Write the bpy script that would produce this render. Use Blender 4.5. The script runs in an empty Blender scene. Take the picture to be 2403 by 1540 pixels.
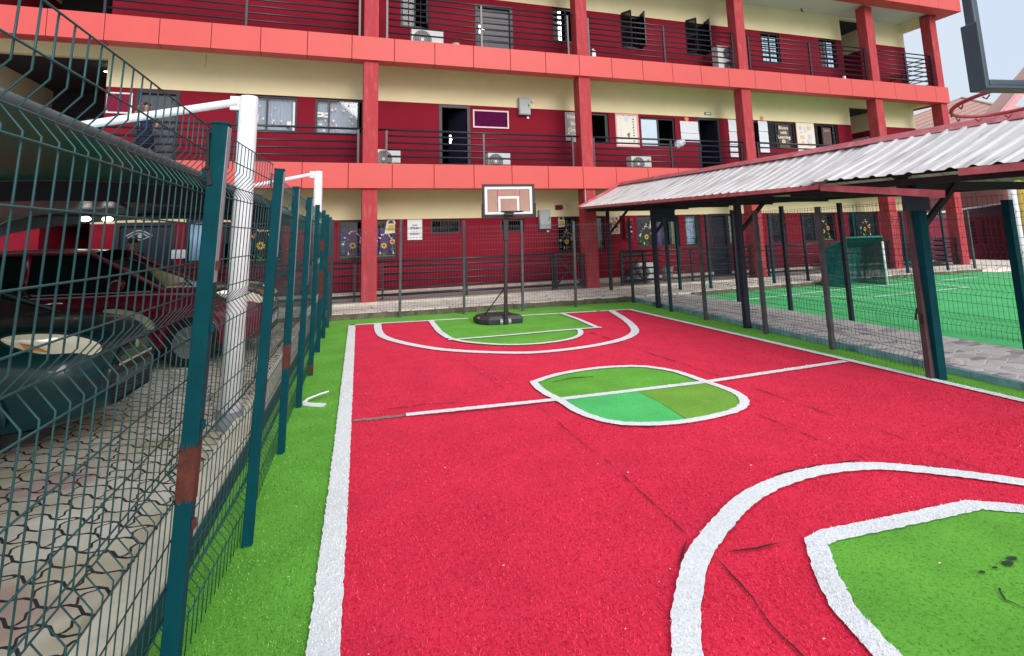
import bpy, bmesh, math, random
from mathutils import Vector, Matrix
random.seed(7)
R = math.radians
C = bpy.context.scene.collection

# ---------------------------------------------------------------- camera, sky, sun, exposure
scene = bpy.context.scene
cam_data = bpy.data.cameras.new("camera")
cam = bpy.data.objects.new("camera", cam_data); C.objects.link(cam); scene.camera = cam
F_PX, Y0, W_PX, H_PX = 1256.5, 374.97, 2403.0, 1540.0
YAW, PITCH, ROLL = 0.273476, 0.139616, -0.0270338
cam_data.sensor_fit = 'HORIZONTAL'; cam_data.sensor_width = 36.0
cam_data.lens = 36.0 * F_PX / W_PX
cam_data.shift_y = -(H_PX / 2 - Y0) / W_PX
cam_data.clip_start = 0.05; cam_data.clip_end = 500
fw = Vector((math.sin(YAW)*math.cos(PITCH), math.cos(YAW)*math.cos(PITCH), math.sin(PITCH)))
r0 = Vector((math.cos(YAW), -math.sin(YAW), 0)); u0 = r0.cross(fw)
rt = math.cos(ROLL)*r0 + math.sin(ROLL)*u0; up = -math.sin(ROLL)*r0 + math.cos(ROLL)*u0
cam.matrix_world = Matrix(((rt.x, up.x, -fw.x, 0), (rt.y, up.y, -fw.y, 0), (rt.z, up.z, -fw.z, 1.6), (0, 0, 0, 1)))

SUN_ELEV, SUN_AZ = R(24), R(165)          # azimuth clockwise from +Y: behind the camera, a little to the right
world = bpy.data.worlds.new("World"); scene.world = world; world.use_nodes = True
nt = world.node_tree; nt.nodes.clear()
out = nt.nodes.new('ShaderNodeOutputWorld'); bg = nt.nodes.new('ShaderNodeBackground')
sky = nt.nodes.new('ShaderNodeTexSky'); sky.sky_type = 'NISHITA'; sky.sun_disc = False
sky.sun_elevation = SUN_ELEV; sky.sun_rotation = SUN_AZ; sky.dust_density = 3.0; sky.air_density = 1.0; sky.ozone_density = 1.5
tc = nt.nodes.new('ShaderNodeTexCoord'); sep = nt.nodes.new('ShaderNodeSeparateXYZ')
ramp = nt.nodes.new('ShaderNodeValToRGB')
ramp.color_ramp.elements[0].position = 0.0; ramp.color_ramp.elements[0].color = (0.50, 0.575, 0.66, 1)
ramp.color_ramp.elements[1].position = 1.0; ramp.color_ramp.elements[1].color = (0.82, 0.88, 0.95, 1)
cloud = nt.nodes.new('ShaderNodeTexNoise'); cloud.inputs['Scale'].default_value = 2.2; cloud.inputs['Detail'].default_value = 3.0
cmul = nt.nodes.new('ShaderNodeMath'); cmul.operation = 'MULTIPLY_ADD'; cmul.inputs[1].default_value = 2.6; cmul.inputs[2].default_value = 5.6
csc = nt.nodes.new('ShaderNodeVectorMath'); csc.operation = 'SCALE'
mix = nt.nodes.new('ShaderNodeMix'); mix.data_type = 'RGBA'; mix.inputs['Factor'].default_value = 0.86
nt.links.new(tc.outputs['Generated'], sep.inputs[0]); nt.links.new(sep.outputs['Z'], ramp.inputs[0])
nt.links.new(tc.outputs['Generated'], cloud.inputs['Vector']); nt.links.new(cloud.outputs[0], cmul.inputs[0])
nt.links.new(ramp.outputs[0], csc.inputs[0]); nt.links.new(cmul.outputs[0], csc.inputs['Scale'])
nt.links.new(sky.outputs[0], mix.inputs['A']); nt.links.new(csc.outputs[0], mix.inputs['B'])
nt.links.new(mix.outputs['Result'], bg.inputs['Color']); bg.inputs['Strength'].default_value = 0.107
nt.links.new(bg.outputs[0], out.inputs[0])
sun_data = bpy.data.lights.new("sun", 'SUN'); sun_data.energy = 1.25; sun_data.angle = R(30); sun_data.color = (1.0, 0.96, 0.90)
sun = bpy.data.objects.new("sun", sun_data); C.objects.link(sun); sun.location = (0, -20, 40)
sdir = Vector((math.sin(SUN_AZ)*math.cos(SUN_ELEV), math.cos(SUN_AZ)*math.cos(SUN_ELEV), math.sin(SUN_ELEV)))
sun.rotation_euler = sdir.to_track_quat('Z', 'Y').to_euler()
scene.view_settings.view_transform = 'Standard'; scene.view_settings.look = 'None'
scene.view_settings.exposure = 0.85; scene.view_settings.gamma = 1.0
scene.cycles.max_bounces = 8; scene.cycles.transparent_max_bounces = 16

# ---------------------------------------------------------------- helpers
def tag(o, label=None, cat=None, group=None, kind=None):
    if label: o['label'] = label
    if cat: o['category'] = cat
    if group: o['group'] = group
    if kind: o['kind'] = kind
    return o
def empty(name, loc=(0, 0, 0), rz=0.0, label=None, cat=None, group=None):
    o = bpy.data.objects.new(name, None); C.objects.link(o); o.location = loc; o.rotation_euler = (0, 0, rz)
    o.empty_display_size = 0.2
    return tag(o, label, cat, group)
def copy_tree(o, parent=None):
    c = o.copy(); C.objects.link(c)
    if parent: c.parent = parent
    for ch in list(o.children): copy_tree(ch, c)
    return c

class MB:
    def __init__(self): self.v = []; self.f = []; self.m = []
    def add(self, vs, fs, mi=0):
        n = len(self.v); self.v += [tuple(p) for p in vs]
        self.f += [tuple(n + i for i in f) for f in fs]; self.m += [mi]*len(fs); return self
    def poly(self, pts, mi=0): return self.add(pts, [tuple(range(len(pts)))], mi)
    def box(self, x0, x1, y0, y1, z0, z1, mi=0):
        vs = [(x0,y0,z0),(x1,y0,z0),(x1,y1,z0),(x0,y1,z0),(x0,y0,z1),(x1,y0,z1),(x1,y1,z1),(x0,y1,z1)]
        return self.add(vs, [(3,2,1,0),(4,5,6,7),(0,1,5,4),(1,2,6,5),(2,3,7,6),(3,0,4,7)], mi)
    def bar(self, p, q, w, h, mi=0, up=(0, 0, 1)):
        p, q = Vector(p), Vector(q); d = (q-p).normalized(); upv = Vector(up)
        if abs(d.dot(upv)) > .98: upv = Vector((0, 1, 0))
        s = d.cross(upv).normalized(); t = s.cross(d).normalized()
        vs = []
        for c in (p, q):
            for a, b in ((-1,-1),(1,-1),(1,1),(-1,1)): vs.append(c + s*(a*w/2) + t*(b*h/2))
        return self.add(vs, [(0,1,2,3),(7,6,5,4),(0,4,5,1),(1,5,6,2),(2,6,7,3),(3,7,4,0)], mi)
    def tube(self, pts, r, n=6, mi=0, closed=False):
        pts = [Vector(p) for p in pts]; N = len(pts)
        rr = r if isinstance(r, (list, tuple)) else [r]*N
        base = len(self.v); ref = None
        for i, p in enumerate(pts):
            a = pts[i-1] if (i > 0 or closed) else p
            b = pts[(i+1) % N] if (i < N-1 or closed) else p
            d = (b-a).normalized()
            if ref is None:
                ref = Vector((0,0,1)) if abs(d.z) < .9 else Vector((1,0,0))
            s = d.cross(ref).normalized(); t = s.cross(d).normalized(); ref = t
            for k in range(n):
                an = 2*math.pi*k/n; self.v.append(tuple(p + (s*math.cos(an) + t*math.sin(an))*rr[i]))
        segs = N if closed else N-1
        for i in range(segs):
            j = (i+1) % N
            for k in range(n):
                k2 = (k+1) % n
                self.f.append((base+i*n+k, base+i*n+k2, base+j*n+k2, base+j*n+k)); self.m.append(mi)
        if not closed:
            self.f.append(tuple(base+k for k in reversed(range(n)))); self.m.append(mi)
            self.f.append(tuple(base+(N-1)*n+k for k in range(n))); self.m.append(mi)
        return self
    def disc(self, c, r, n=12, mi=0, axis='y', sx=1.0, thick=0.0):
        c = Vector(c); vs = []
        for k in range(n):
            a = 2*math.pi*k/n; x, y = math.cos(a)*r*sx, math.sin(a)*r
            vs.append(c + (Vector((x,0,y)) if axis == 'y' else Vector((0,x,y)) if axis == 'x' else Vector((x,y,0))))
        return self.poly(vs, mi)
    def prism(self, poly, z0, z1, mi=0):
        n = len(poly); vs = [(x,y,z0) for x,y in poly] + [(x,y,z1) for x,y in poly]
        fs = [tuple(reversed(range(n))), tuple(range(n, 2*n))] + [(i,(i+1)%n,n+(i+1)%n,n+i) for i in range(n)]
        return self.add(vs, fs, mi)
    def ball(self, c, rx, ry, rz, n=10, mi=0):
        c = Vector(c); base = len(self.v); rows = n//2
        for i in range(rows+1):
            th = math.pi*i/rows
            for k in range(n):
                a = 2*math.pi*k/n
                self.v.append((c.x+rx*math.sin(th)*math.cos(a), c.y+ry*math.sin(th)*math.sin(a), c.z+rz*math.cos(th)))
        for i in range(rows):
            for k in range(n):
                k2 = (k+1) % n
                self.f.append((base+i*n+k, base+(i+1)*n+k, base+(i+1)*n+k2, base+i*n+k2)); self.m.append(mi)
        return self
    def build(self, name, mats, parent=None, loc=None, rz=None, smooth=False, bevel=0.0):
        me = bpy.data.meshes.new(name); me.from_pydata(self.v, [], self.f)
        if not isinstance(mats, (list, tuple)): mats = [mats]
        for m in mats: me.materials.append(m)
        if len(mats) > 1: me.polygons.foreach_set('material_index', self.m)
        if smooth: me.polygons.foreach_set('use_smooth', [True]*len(me.polygons))
        me.update(); me.validate()
        o = bpy.data.objects.new(name, me); C.objects.link(o)
        if parent: o.parent = parent
        if loc is not None: o.location = loc
        if rz is not None: o.rotation_euler = (0, 0, rz)
        if bevel:
            b = o.modifiers.new('bevel', 'BEVEL'); b.width = bevel; b.segments = 2; b.limit_method = 'ANGLE'
        return o
def struct(name, mb, mats, **k):
    return tag(mb.build(name, mats, **k), kind='structure')

def text_mesh(string, size, mat, name, parent, loc, align='CENTER', rot=(math.pi/2, 0, 0), ext=0.002, bold=0.0):
    cu = bpy.data.curves.new(name, 'FONT'); cu.body = string; cu.size = size; cu.align_x = align; cu.align_y = 'CENTER'
    cu.extrude = ext; cu.offset = bold; cu.resolution_u = 3
    tmp = bpy.data.objects.new(name, cu); C.objects.link(tmp)
    dg = bpy.context.evaluated_depsgraph_get(); dg.update()
    me = bpy.data.meshes.new_from_object(tmp.evaluated_get(dg))
    C.objects.unlink(tmp); bpy.data.objects.remove(tmp); bpy.data.curves.remove(cu)
    me.materials.clear(); me.materials.append(mat)
    o = bpy.data.objects.new(name, me); C.objects.link(o); o.parent = parent; o.location = loc; o.rotation_euler = rot
    return o

# ---------------------------------------------------------------- materials
def M(name, col, rough=0.7, var=0.10, scale=6.0, bump=0.0, bscale=80.0, metal=0.0, spec=0.4, stain=0.0, stain_col=(.2,.15,.1), sscale=2.0,
      stretch=None, coat=0.0):
    m = bpy.data.materials.new(name); m.use_nodes = True; t = m.node_tree; b = t.nodes['Principled BSDF']
    b.inputs['Roughness'].default_value = rough; b.inputs['Metallic'].default_value = metal
    b.inputs['Specular IOR Level'].default_value = spec; b.inputs['Coat Weight'].default_value = coat
    co = t.nodes.new('ShaderNodeTexCoord'); src = co.outputs['Object']
    if stretch:
        mp = t.nodes.new('ShaderNodeMapping'); mp.inputs['Scale'].default_value = stretch; t.links.new(src, mp.inputs[0]); src = mp.outputs[0]
    n = t.nodes.new('ShaderNodeTexNoise'); n.inputs['Scale'].default_value = scale; n.inputs['Detail'].default_value = 4; n.inputs['Roughness'].default_value = .65
    t.links.new(src, n.inputs['Vector'])
    cr = t.nodes.new('ShaderNodeValToRGB'); lo, hi = 1-var, 1+var
    cr.color_ramp.elements[0].position = .3; cr.color_ramp.elements[0].color = (col[0]*lo, col[1]*lo, col[2]*lo, 1)
    cr.color_ramp.elements[1].position = .7; cr.color_ramp.elements[1].color = (min(1,col[0]*hi), min(1,col[1]*hi), min(1,col[2]*hi), 1)
    t.links.new(n.outputs['Fac'], cr.inputs[0]); c_out = cr.outputs[0]
    if stain:
        n2 = t.nodes.new('ShaderNodeTexNoise'); n2.inputs['Scale'].default_value = sscale; n2.inputs['Detail'].default_value = 6
        t.links.new(src, n2.inputs['Vector'])
        r2 = t.nodes.new('ShaderNodeValToRGB'); r2.color_ramp.elements[0].position = .52; r2.color_ramp.elements[1].position = .72
        r2.color_ramp.elements[0].color = (0,0,0,1); r2.color_ramp.elements[1].color = (stain,stain,stain,1)
        t.links.new(n2.outputs['Fac'], r2.inputs[0])
        mx = t.nodes.new('ShaderNodeMix'); mx.data_type = 'RGBA'; t.links.new(r2.outputs[0], mx.inputs['Factor'])
        t.links.new(c_out, mx.inputs['A']); mx.inputs['B'].default_value = (*stain_col, 1); c_out = mx.outputs['Result']
    t.links.new(c_out, b.inputs['Base Color'])
    if bump:
        n3 = t.nodes.new('ShaderNodeTexNoise'); n3.inputs['Scale'].default_value = bscale; n3.inputs['Detail'].default_value = 3
        t.links.new(co.outputs['Object'], n3.inputs['Vector'])
        bp = t.nodes.new('ShaderNodeBump'); bp.inputs['Strength'].default_value = bump; bp.inputs['Distance'].default_value = .01
        t.links.new(n3.outputs['Fac'], bp.inputs['Height']); t.links.new(bp.outputs[0], b.inputs['Normal'])
    return m

def turf(name, col, dark, big=0.10):
    """pile carpet: fine speckle, worn patches, pile bump"""
    m = bpy.data.materials.new(name); m.use_nodes = True; t = m.node_tree; b = t.nodes['Principled BSDF']
    b.inputs['Roughness'].default_value = .9; b.inputs['Specular IOR Level'].default_value = .05
    b.inputs['Sheen Weight'].default_value = .22; b.inputs['Sheen Roughness'].default_value = .5
    b.inputs['Sheen Tint'].default_value = (min(1,col[0]*1.6+.1), min(1,col[1]*1.6+.1), min(1,col[2]*1.6+.1), 1)
    co = t.nodes.new('ShaderNodeTexCoord')
    fine = t.nodes.new('ShaderNodeTexNoise'); fine.inputs['Scale'].default_value = 75; fine.inputs['Detail'].default_value = 5; fine.inputs['Roughness'].default_value = .75
    t.links.new(co.outputs['Object'], fine.inputs['Vector'])
    cr = t.nodes.new('ShaderNodeValToRGB'); cr.color_ramp.elements[0].position = .36; cr.color_ramp.elements[0].color = (*dark, 1)
    cr.color_ramp.elements[1].position = .62; cr.color_ramp.elements[1].color = (*[min(1, c*1.12) for c in col], 1)
    e = cr.color_ramp.elements.new(.47); e.color = (*col, 1)
    t.links.new(fine.outputs['Fac'], cr.inputs[0])
    bn = t.nodes.new('ShaderNodeTexNoise'); bn.inputs['Scale'].default_value = 2.3; bn.inputs['Detail'].default_value = 5
    t.links.new(co.outputs['Object'], bn.inputs['Vector'])
    mr = t.nodes.new('ShaderNodeMapRange'); mr.inputs['From Min'].default_value = .3; mr.inputs['From Max'].default_value = .7
    mr.inputs['To Min'].default_value = 1-big; mr.inputs['To Max'].default_value = 1+big
    t.links.new(bn.outputs['Fac'], mr.inputs[0])
    hs = t.nodes.new('ShaderNodeHueSaturation'); t.links.new(cr.outputs[0], hs.inputs['Color']); t.links.new(mr.outputs[0], hs.inputs['Value'])
    t.links.new(hs.outputs[0], b.inputs['Base Color'])
    bp = t.nodes.new('ShaderNodeBump'); bp.inputs['Strength'].default_value = .7; bp.inputs['Distance'].default_value = .006
    t.links.new(fine.outputs['Fac'], bp.inputs['Height']); t.links.new(bp.outputs[0], b.inputs['Normal'])
    return m

def stone(name, cols, joint, scale, stretch=(1,1,1), jw=.04):
    """crazy paving: voronoi slabs with their own tints and mortar joints"""
    m = bpy.data.materials.new(name); m.use_nodes = True; t = m.node_tree; b = t.nodes['Principled BSDF']; b.inputs['Roughness'].default_value = .75
    co = t.nodes.new('ShaderNodeTexCoord'); mp = t.nodes.new('ShaderNodeMapping'); mp.inputs['Scale'].default_value = stretch
    nz = t.nodes.new('ShaderNodeTexNoise'); nz.inputs['Scale'].default_value = 5; mxv = t.nodes.new('ShaderNodeMix'); mxv.data_type = 'RGBA'; mxv.inputs['Factor'].default_value = .06
    t.links.new(co.outputs['Object'], mp.inputs[0]); t.links.new(mp.outputs[0], nz.inputs['Vector'])
    t.links.new(mp.outputs[0], mxv.inputs['A']); t.links.new(nz.outputs['Color'], mxv.inputs['B'])
    v1 = t.nodes.new('ShaderNodeTexVoronoi'); v1.inputs['Scale'].default_value = scale
    v2 = t.nodes.new('ShaderNodeTexVoronoi'); v2.feature = 'DISTANCE_TO_EDGE'; v2.inputs['Scale'].default_value = scale
    t.links.new(mxv.outputs['Result'], v1.inputs['Vector']); t.links.new(mxv.outputs['Result'], v2.inputs['Vector'])
    sp = t.nodes.new('ShaderNodeSeparateColor'); t.links.new(v1.outputs['Color'], sp.inputs[0])
    cr = t.nodes.new('ShaderNodeValToRGB'); cr.color_ramp.interpolation = 'CONSTANT'
    n = len(cols)
    while len(cr.color_ramp.elements) < n: cr.color_ramp.elements.new(.5)
    for i, c in enumerate(cols): cr.color_ramp.elements[i].position = i/n; cr.color_ramp.elements[i].color = (*c, 1)
    t.links.new(sp.outputs[0], cr.inputs[0])
    n2 = t.nodes.new('ShaderNodeTexNoise'); n2.inputs['Scale'].default_value = 9; n2.inputs['Detail'].default_value = 6; t.links.new(co.outputs['Object'], n2.inputs['Vector'])
    mr = t.nodes.new('ShaderNodeMapRange'); mr.inputs['To Min'].default_value = .72; mr.inputs['To Max'].default_value = 1.25; t.links.new(n2.outputs['Fac'], mr.inputs[0])
    hs = t.nodes.new('ShaderNodeHueSaturation'); t.links.new(cr.outputs[0], hs.inputs['Color']); t.links.new(mr.outputs[0], hs.inputs['Value'])
    jr = t.nodes.new('ShaderNodeValToRGB'); jr.color_ramp.elements[0].position = jw*.5; jr.color_ramp.elements[1].position = jw
    t.links.new(v2.outputs['Distance'], jr.inputs[0])
    mx = t.nodes.new('ShaderNodeMix'); mx.data_type = 'RGBA'; t.links.new(jr.outputs[0], mx.inputs['Factor'])
    mx.inputs['A'].default_value = (*joint, 1); t.links.new(hs.outputs[0], mx.inputs['B']); t.links.new(mx.outputs['Result'], b.inputs['Base Color'])
    bp = t.nodes.new('ShaderNodeBump'); bp.inputs['Strength'].default_value = .5; bp.inputs['Distance'].default_value = .01
    t.links.new(jr.outputs[0], bp.inputs['Height']); t.links.new(bp.outputs[0], b.inputs['Normal'])
    return m

def paver(name):
    """interlocking zig-zag concrete pavers"""
    m = bpy.data.materials.new(name); m.use_nodes = True; t = m.node_tree; b = t.nodes['Principled BSDF']; b.inputs['Roughness'].default_value = .85
    L = t.links.new; nd = t.nodes.new
    co = nd('ShaderNodeTexCoord'); mp = nd('ShaderNodeMapping'); mp.inputs['Rotation'].default_value = (0, 0, R(28)); L(co.outputs['Object'], mp.inputs[0])
    sp = nd('ShaderNodeSeparateXYZ'); L(mp.outputs[0], sp.inputs[0])
    def zig(sock, freq, amp):
        a = nd('ShaderNodeMath'); a.operation = 'MULTIPLY'; a.inputs[1].default_value = freq; L(sock, a.inputs[0])
        p = nd('ShaderNodeMath'); p.operation = 'PINGPONG'; p.inputs[1].default_value = 1.0; L(a.outputs[0], p.inputs[0])
        k = nd('ShaderNodeMapRange'); k.inputs['From Min'].default_value = .25; k.inputs['From Max'].default_value = .75; L(p.outputs[0], k.inputs[0])
        c = nd('ShaderNodeMath'); c.operation = 'MULTIPLY'; c.inputs[1].default_value = amp; L(k.outputs[0], c.inputs[0]); return c.outputs[0]
    ax = nd('ShaderNodeMath'); L(sp.outputs['X'], ax.inputs[0]); L(zig(sp.outputs['Y'], 16.0, .034), ax.inputs[1])
    ay = nd('ShaderNodeMath'); L(sp.outputs['Y'], ay.inputs[0]); L(zig(sp.outputs['X'], 8.0, .034), ay.inputs[1])
    cb = nd('ShaderNodeCombineXYZ'); L(ax.outputs[0], cb.inputs[0]); L(ay.outputs[0], cb.inputs[1])
    br = nd('ShaderNodeTexBrick'); br.inputs['Scale'].default_value = 1.0; br.inputs['Brick Width'].default_value = .25; br.inputs['Row Height'].default_value = .125
    br.inputs['Mortar Size'].default_value = .009; br.inputs['Mortar Smooth'].default_value = .2
    br.inputs['Color1'].default_value = (.70, .64, .54, 1); br.inputs['Color2'].default_value = (.86, .82, .74, 1); br.inputs['Mortar'].default_value = (.025, .02, .025, 1)
    L(cb.outputs[0], br.inputs['Vector'])
    n1 = nd('ShaderNodeTexNoise'); n1.inputs['Scale'].default_value = 1.6; n1.inputs['Detail'].default_value = 6; L(co.outputs['Object'], n1.inputs['Vector'])
    r1 = nd('ShaderNodeValToRGB'); r1.color_ramp.elements[0].position = .35; r1.color_ramp.elements[0].color = (.62, .55, .40, 1)
    r1.color_ramp.elements[1].position = .65; r1.color_ramp.elements[1].color = (1, 1, 1, 1); L(n1.outputs['Fac'], r1.inputs[0])
    mx = nd('ShaderNodeMix'); mx.data_type = 'RGBA'; mx.blend_type = 'MULTIPLY'; mx.inputs['Factor'].default_value = .9; L(br.outputs['Color'], mx.inputs['A']); L(r1.outputs[0], mx.inputs['B'])
    n2 = nd('ShaderNodeTexNoise'); n2.inputs['Scale'].default_value = .8; L(co.outputs['Object'], n2.inputs['Vector'])
    r2 = nd('ShaderNodeValToRGB'); r2.color_ramp.elements[0].position = .60; r2.color_ramp.elements[0].color = (0,0,0,1); r2.color_ramp.elements[1].position = .66; r2.color_ramp.elements[1].color = (.55,.55,.55,1)
    L(n2.outputs['Fac'], r2.inputs[0])
    mx2 = nd('ShaderNodeMix'); mx2.data_type = 'RGBA'; L(r2.outputs[0], mx2.inputs['Factor']); L(mx.outputs['Result'], mx2.inputs['A']); mx2.inputs['B'].default_value = (.36, .13, .14, 1)
    mx3 = nd('ShaderNodeMix'); mx3.data_type = 'RGBA'; L(br.outputs['Fac'], mx3.inputs['Factor']); L(mx2.outputs['Result'], mx3.inputs['A']); mx3.inputs['B'].default_value = (.03,.025,.025,1)
    L(mx3.outputs['Result'], b.inputs['Base Color'])
    iv = nd('ShaderNodeMath'); iv.operation = 'SUBTRACT'; iv.inputs[0].default_value = 1; L(br.outputs['Fac'], iv.inputs[1])
    bp = nd('ShaderNodeBump'); bp.inputs['Strength'].default_value = .6; bp.inputs['Distance'].default_value = .012; L(iv.outputs[0], bp.inputs['Height']); L(bp.outputs[0], b.inputs['Normal'])
    return m

def glass(name, tint=(.9,.95,1), refl=.35, body=None, body_f=0.0):
    m = bpy.data.materials.new(name); m.use_nodes = True; t = m.node_tree; t.nodes.clear(); L = t.links.new
    o = t.nodes.new('ShaderNodeOutputMaterial'); tr = t.nodes.new('ShaderNodeBsdfTransparent'); tr.inputs[0].default_value = (*tint, 1)
    gl = t.nodes.new('ShaderNodeBsdfGlossy'); gl.inputs['Roughness'].default_value = .03
    lw = t.nodes.new('ShaderNodeLayerWeight'); lw.inputs[0].default_value = refl
    mx = t.nodes.new('ShaderNodeMixShader'); L(lw.outputs['Fresnel'], mx.inputs[0]); L(gl.outputs[0], mx.inputs[2])
    src = tr.outputs[0]
    if body:
        df = t.nodes.new('ShaderNodeBsdfDiffuse')
        nz = t.nodes.new('ShaderNodeTexNoise'); nz.inputs['Scale'].default_value = 12; cr = t.nodes.new('ShaderNodeValToRGB')
        cr.color_ramp.elements[0].color = (*[c*.8 for c in body], 1); cr.color_ramp.elements[1].color = (*body, 1)
        L(nz.outputs['Fac'], cr.inputs[0]); L(cr.outputs[0], df.inputs[0])
        m2 = t.nodes.new('ShaderNodeMixShader'); m2.inputs[0].default_value = body_f; L(tr.outputs[0], m2.inputs[1]); L(df.outputs[0], m2.inputs[2]); src = m2.outputs[0]
    L(src, mx.inputs[1]); L(mx.outputs[0], o.inputs[0])
    return m

def fabric_mat(name, col, trans):
    m = bpy.data.materials.new(name); m.use_nodes = True; t = m.node_tree; b = t.nodes['Principled BSDF']; L = t.links.new
    b.inputs['Roughness'].default_value = .32; b.inputs['Specular IOR Level'].default_value = .6
    co = t.nodes.new('ShaderNodeTexCoord'); n = t.nodes.new('ShaderNodeTexNoise'); n.inputs['Scale'].default_value = 1.5; n.inputs['Detail'].default_value = 5; L(co.outputs['Object'], n.inputs['Vector'])
    cr = t.nodes.new('ShaderNodeValToRGB'); cr.color_ramp.elements[0].color = (*[c*.8 for c in col], 1); cr.color_ramp.elements[1].color = (*[c*1.2 for c in col], 1)
    L(n.outputs['Fac'], cr.inputs[0]); L(cr.outputs[0], b.inputs['Base Color'])
    tl = t.nodes.new('ShaderNodeBsdfTranslucent'); tl.inputs[0].default_value = (*trans, 1); mx = t.nodes.new('ShaderNodeMixShader'); mx.inputs[0].default_value = .16
    o = t.nodes['Material Output']; L(b.outputs[0], mx.inputs[1]); L(tl.outputs[0], mx.inputs[2]); L(mx.outputs[0], o.inputs[0]); return m
def pile_mat(name, dark, mid, light):
    m = bpy.data.materials.new(name); m.use_nodes = True; t = m.node_tree; b = t.nodes['Principled BSDF']
    b.inputs['Roughness'].default_value = .8; b.inputs['Specular IOR Level'].default_value = .12
    g = t.nodes.new('ShaderNodeNewGeometry'); cr = t.nodes.new('ShaderNodeValToRGB')
    cr.color_ramp.elements[0].position = 0; cr.color_ramp.elements[0].color = (*dark, 1); cr.color_ramp.elements[1].position = 1; cr.color_ramp.elements[1].color = (*light, 1)
    e = cr.color_ramp.elements.new(.5); e.color = (*mid, 1)
    t.links.new(g.outputs['Random Per Island'], cr.inputs[0]); t.links.new(cr.outputs[0], b.inputs['Base Color']); return m
def net_mat():
    m = bpy.data.materials.new('fine_teal_net'); m.use_nodes = True; t = m.node_tree; t.nodes.clear(); L = t.links.new
    o = t.nodes.new('ShaderNodeOutputMaterial'); tr = t.nodes.new('ShaderNodeBsdfTransparent'); df = t.nodes.new('ShaderNodeBsdfDiffuse')
    n = t.nodes.new('ShaderNodeTexNoise'); n.inputs['Scale'].default_value = 5; r = t.nodes.new('ShaderNodeMapRange'); r.inputs['To Min'].default_value = .45; r.inputs['To Max'].default_value = .8
    L(n.outputs['Fac'], r.inputs[0]); df.inputs[0].default_value = (.004,.11,.12,1); mx = t.nodes.new('ShaderNodeMixShader')
    L(r.outputs[0], mx.inputs[0]); L(tr.outputs[0], mx.inputs[1]); L(df.outputs[0], mx.inputs[2]); L(mx.outputs[0], o.inputs[0]); return m
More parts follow.
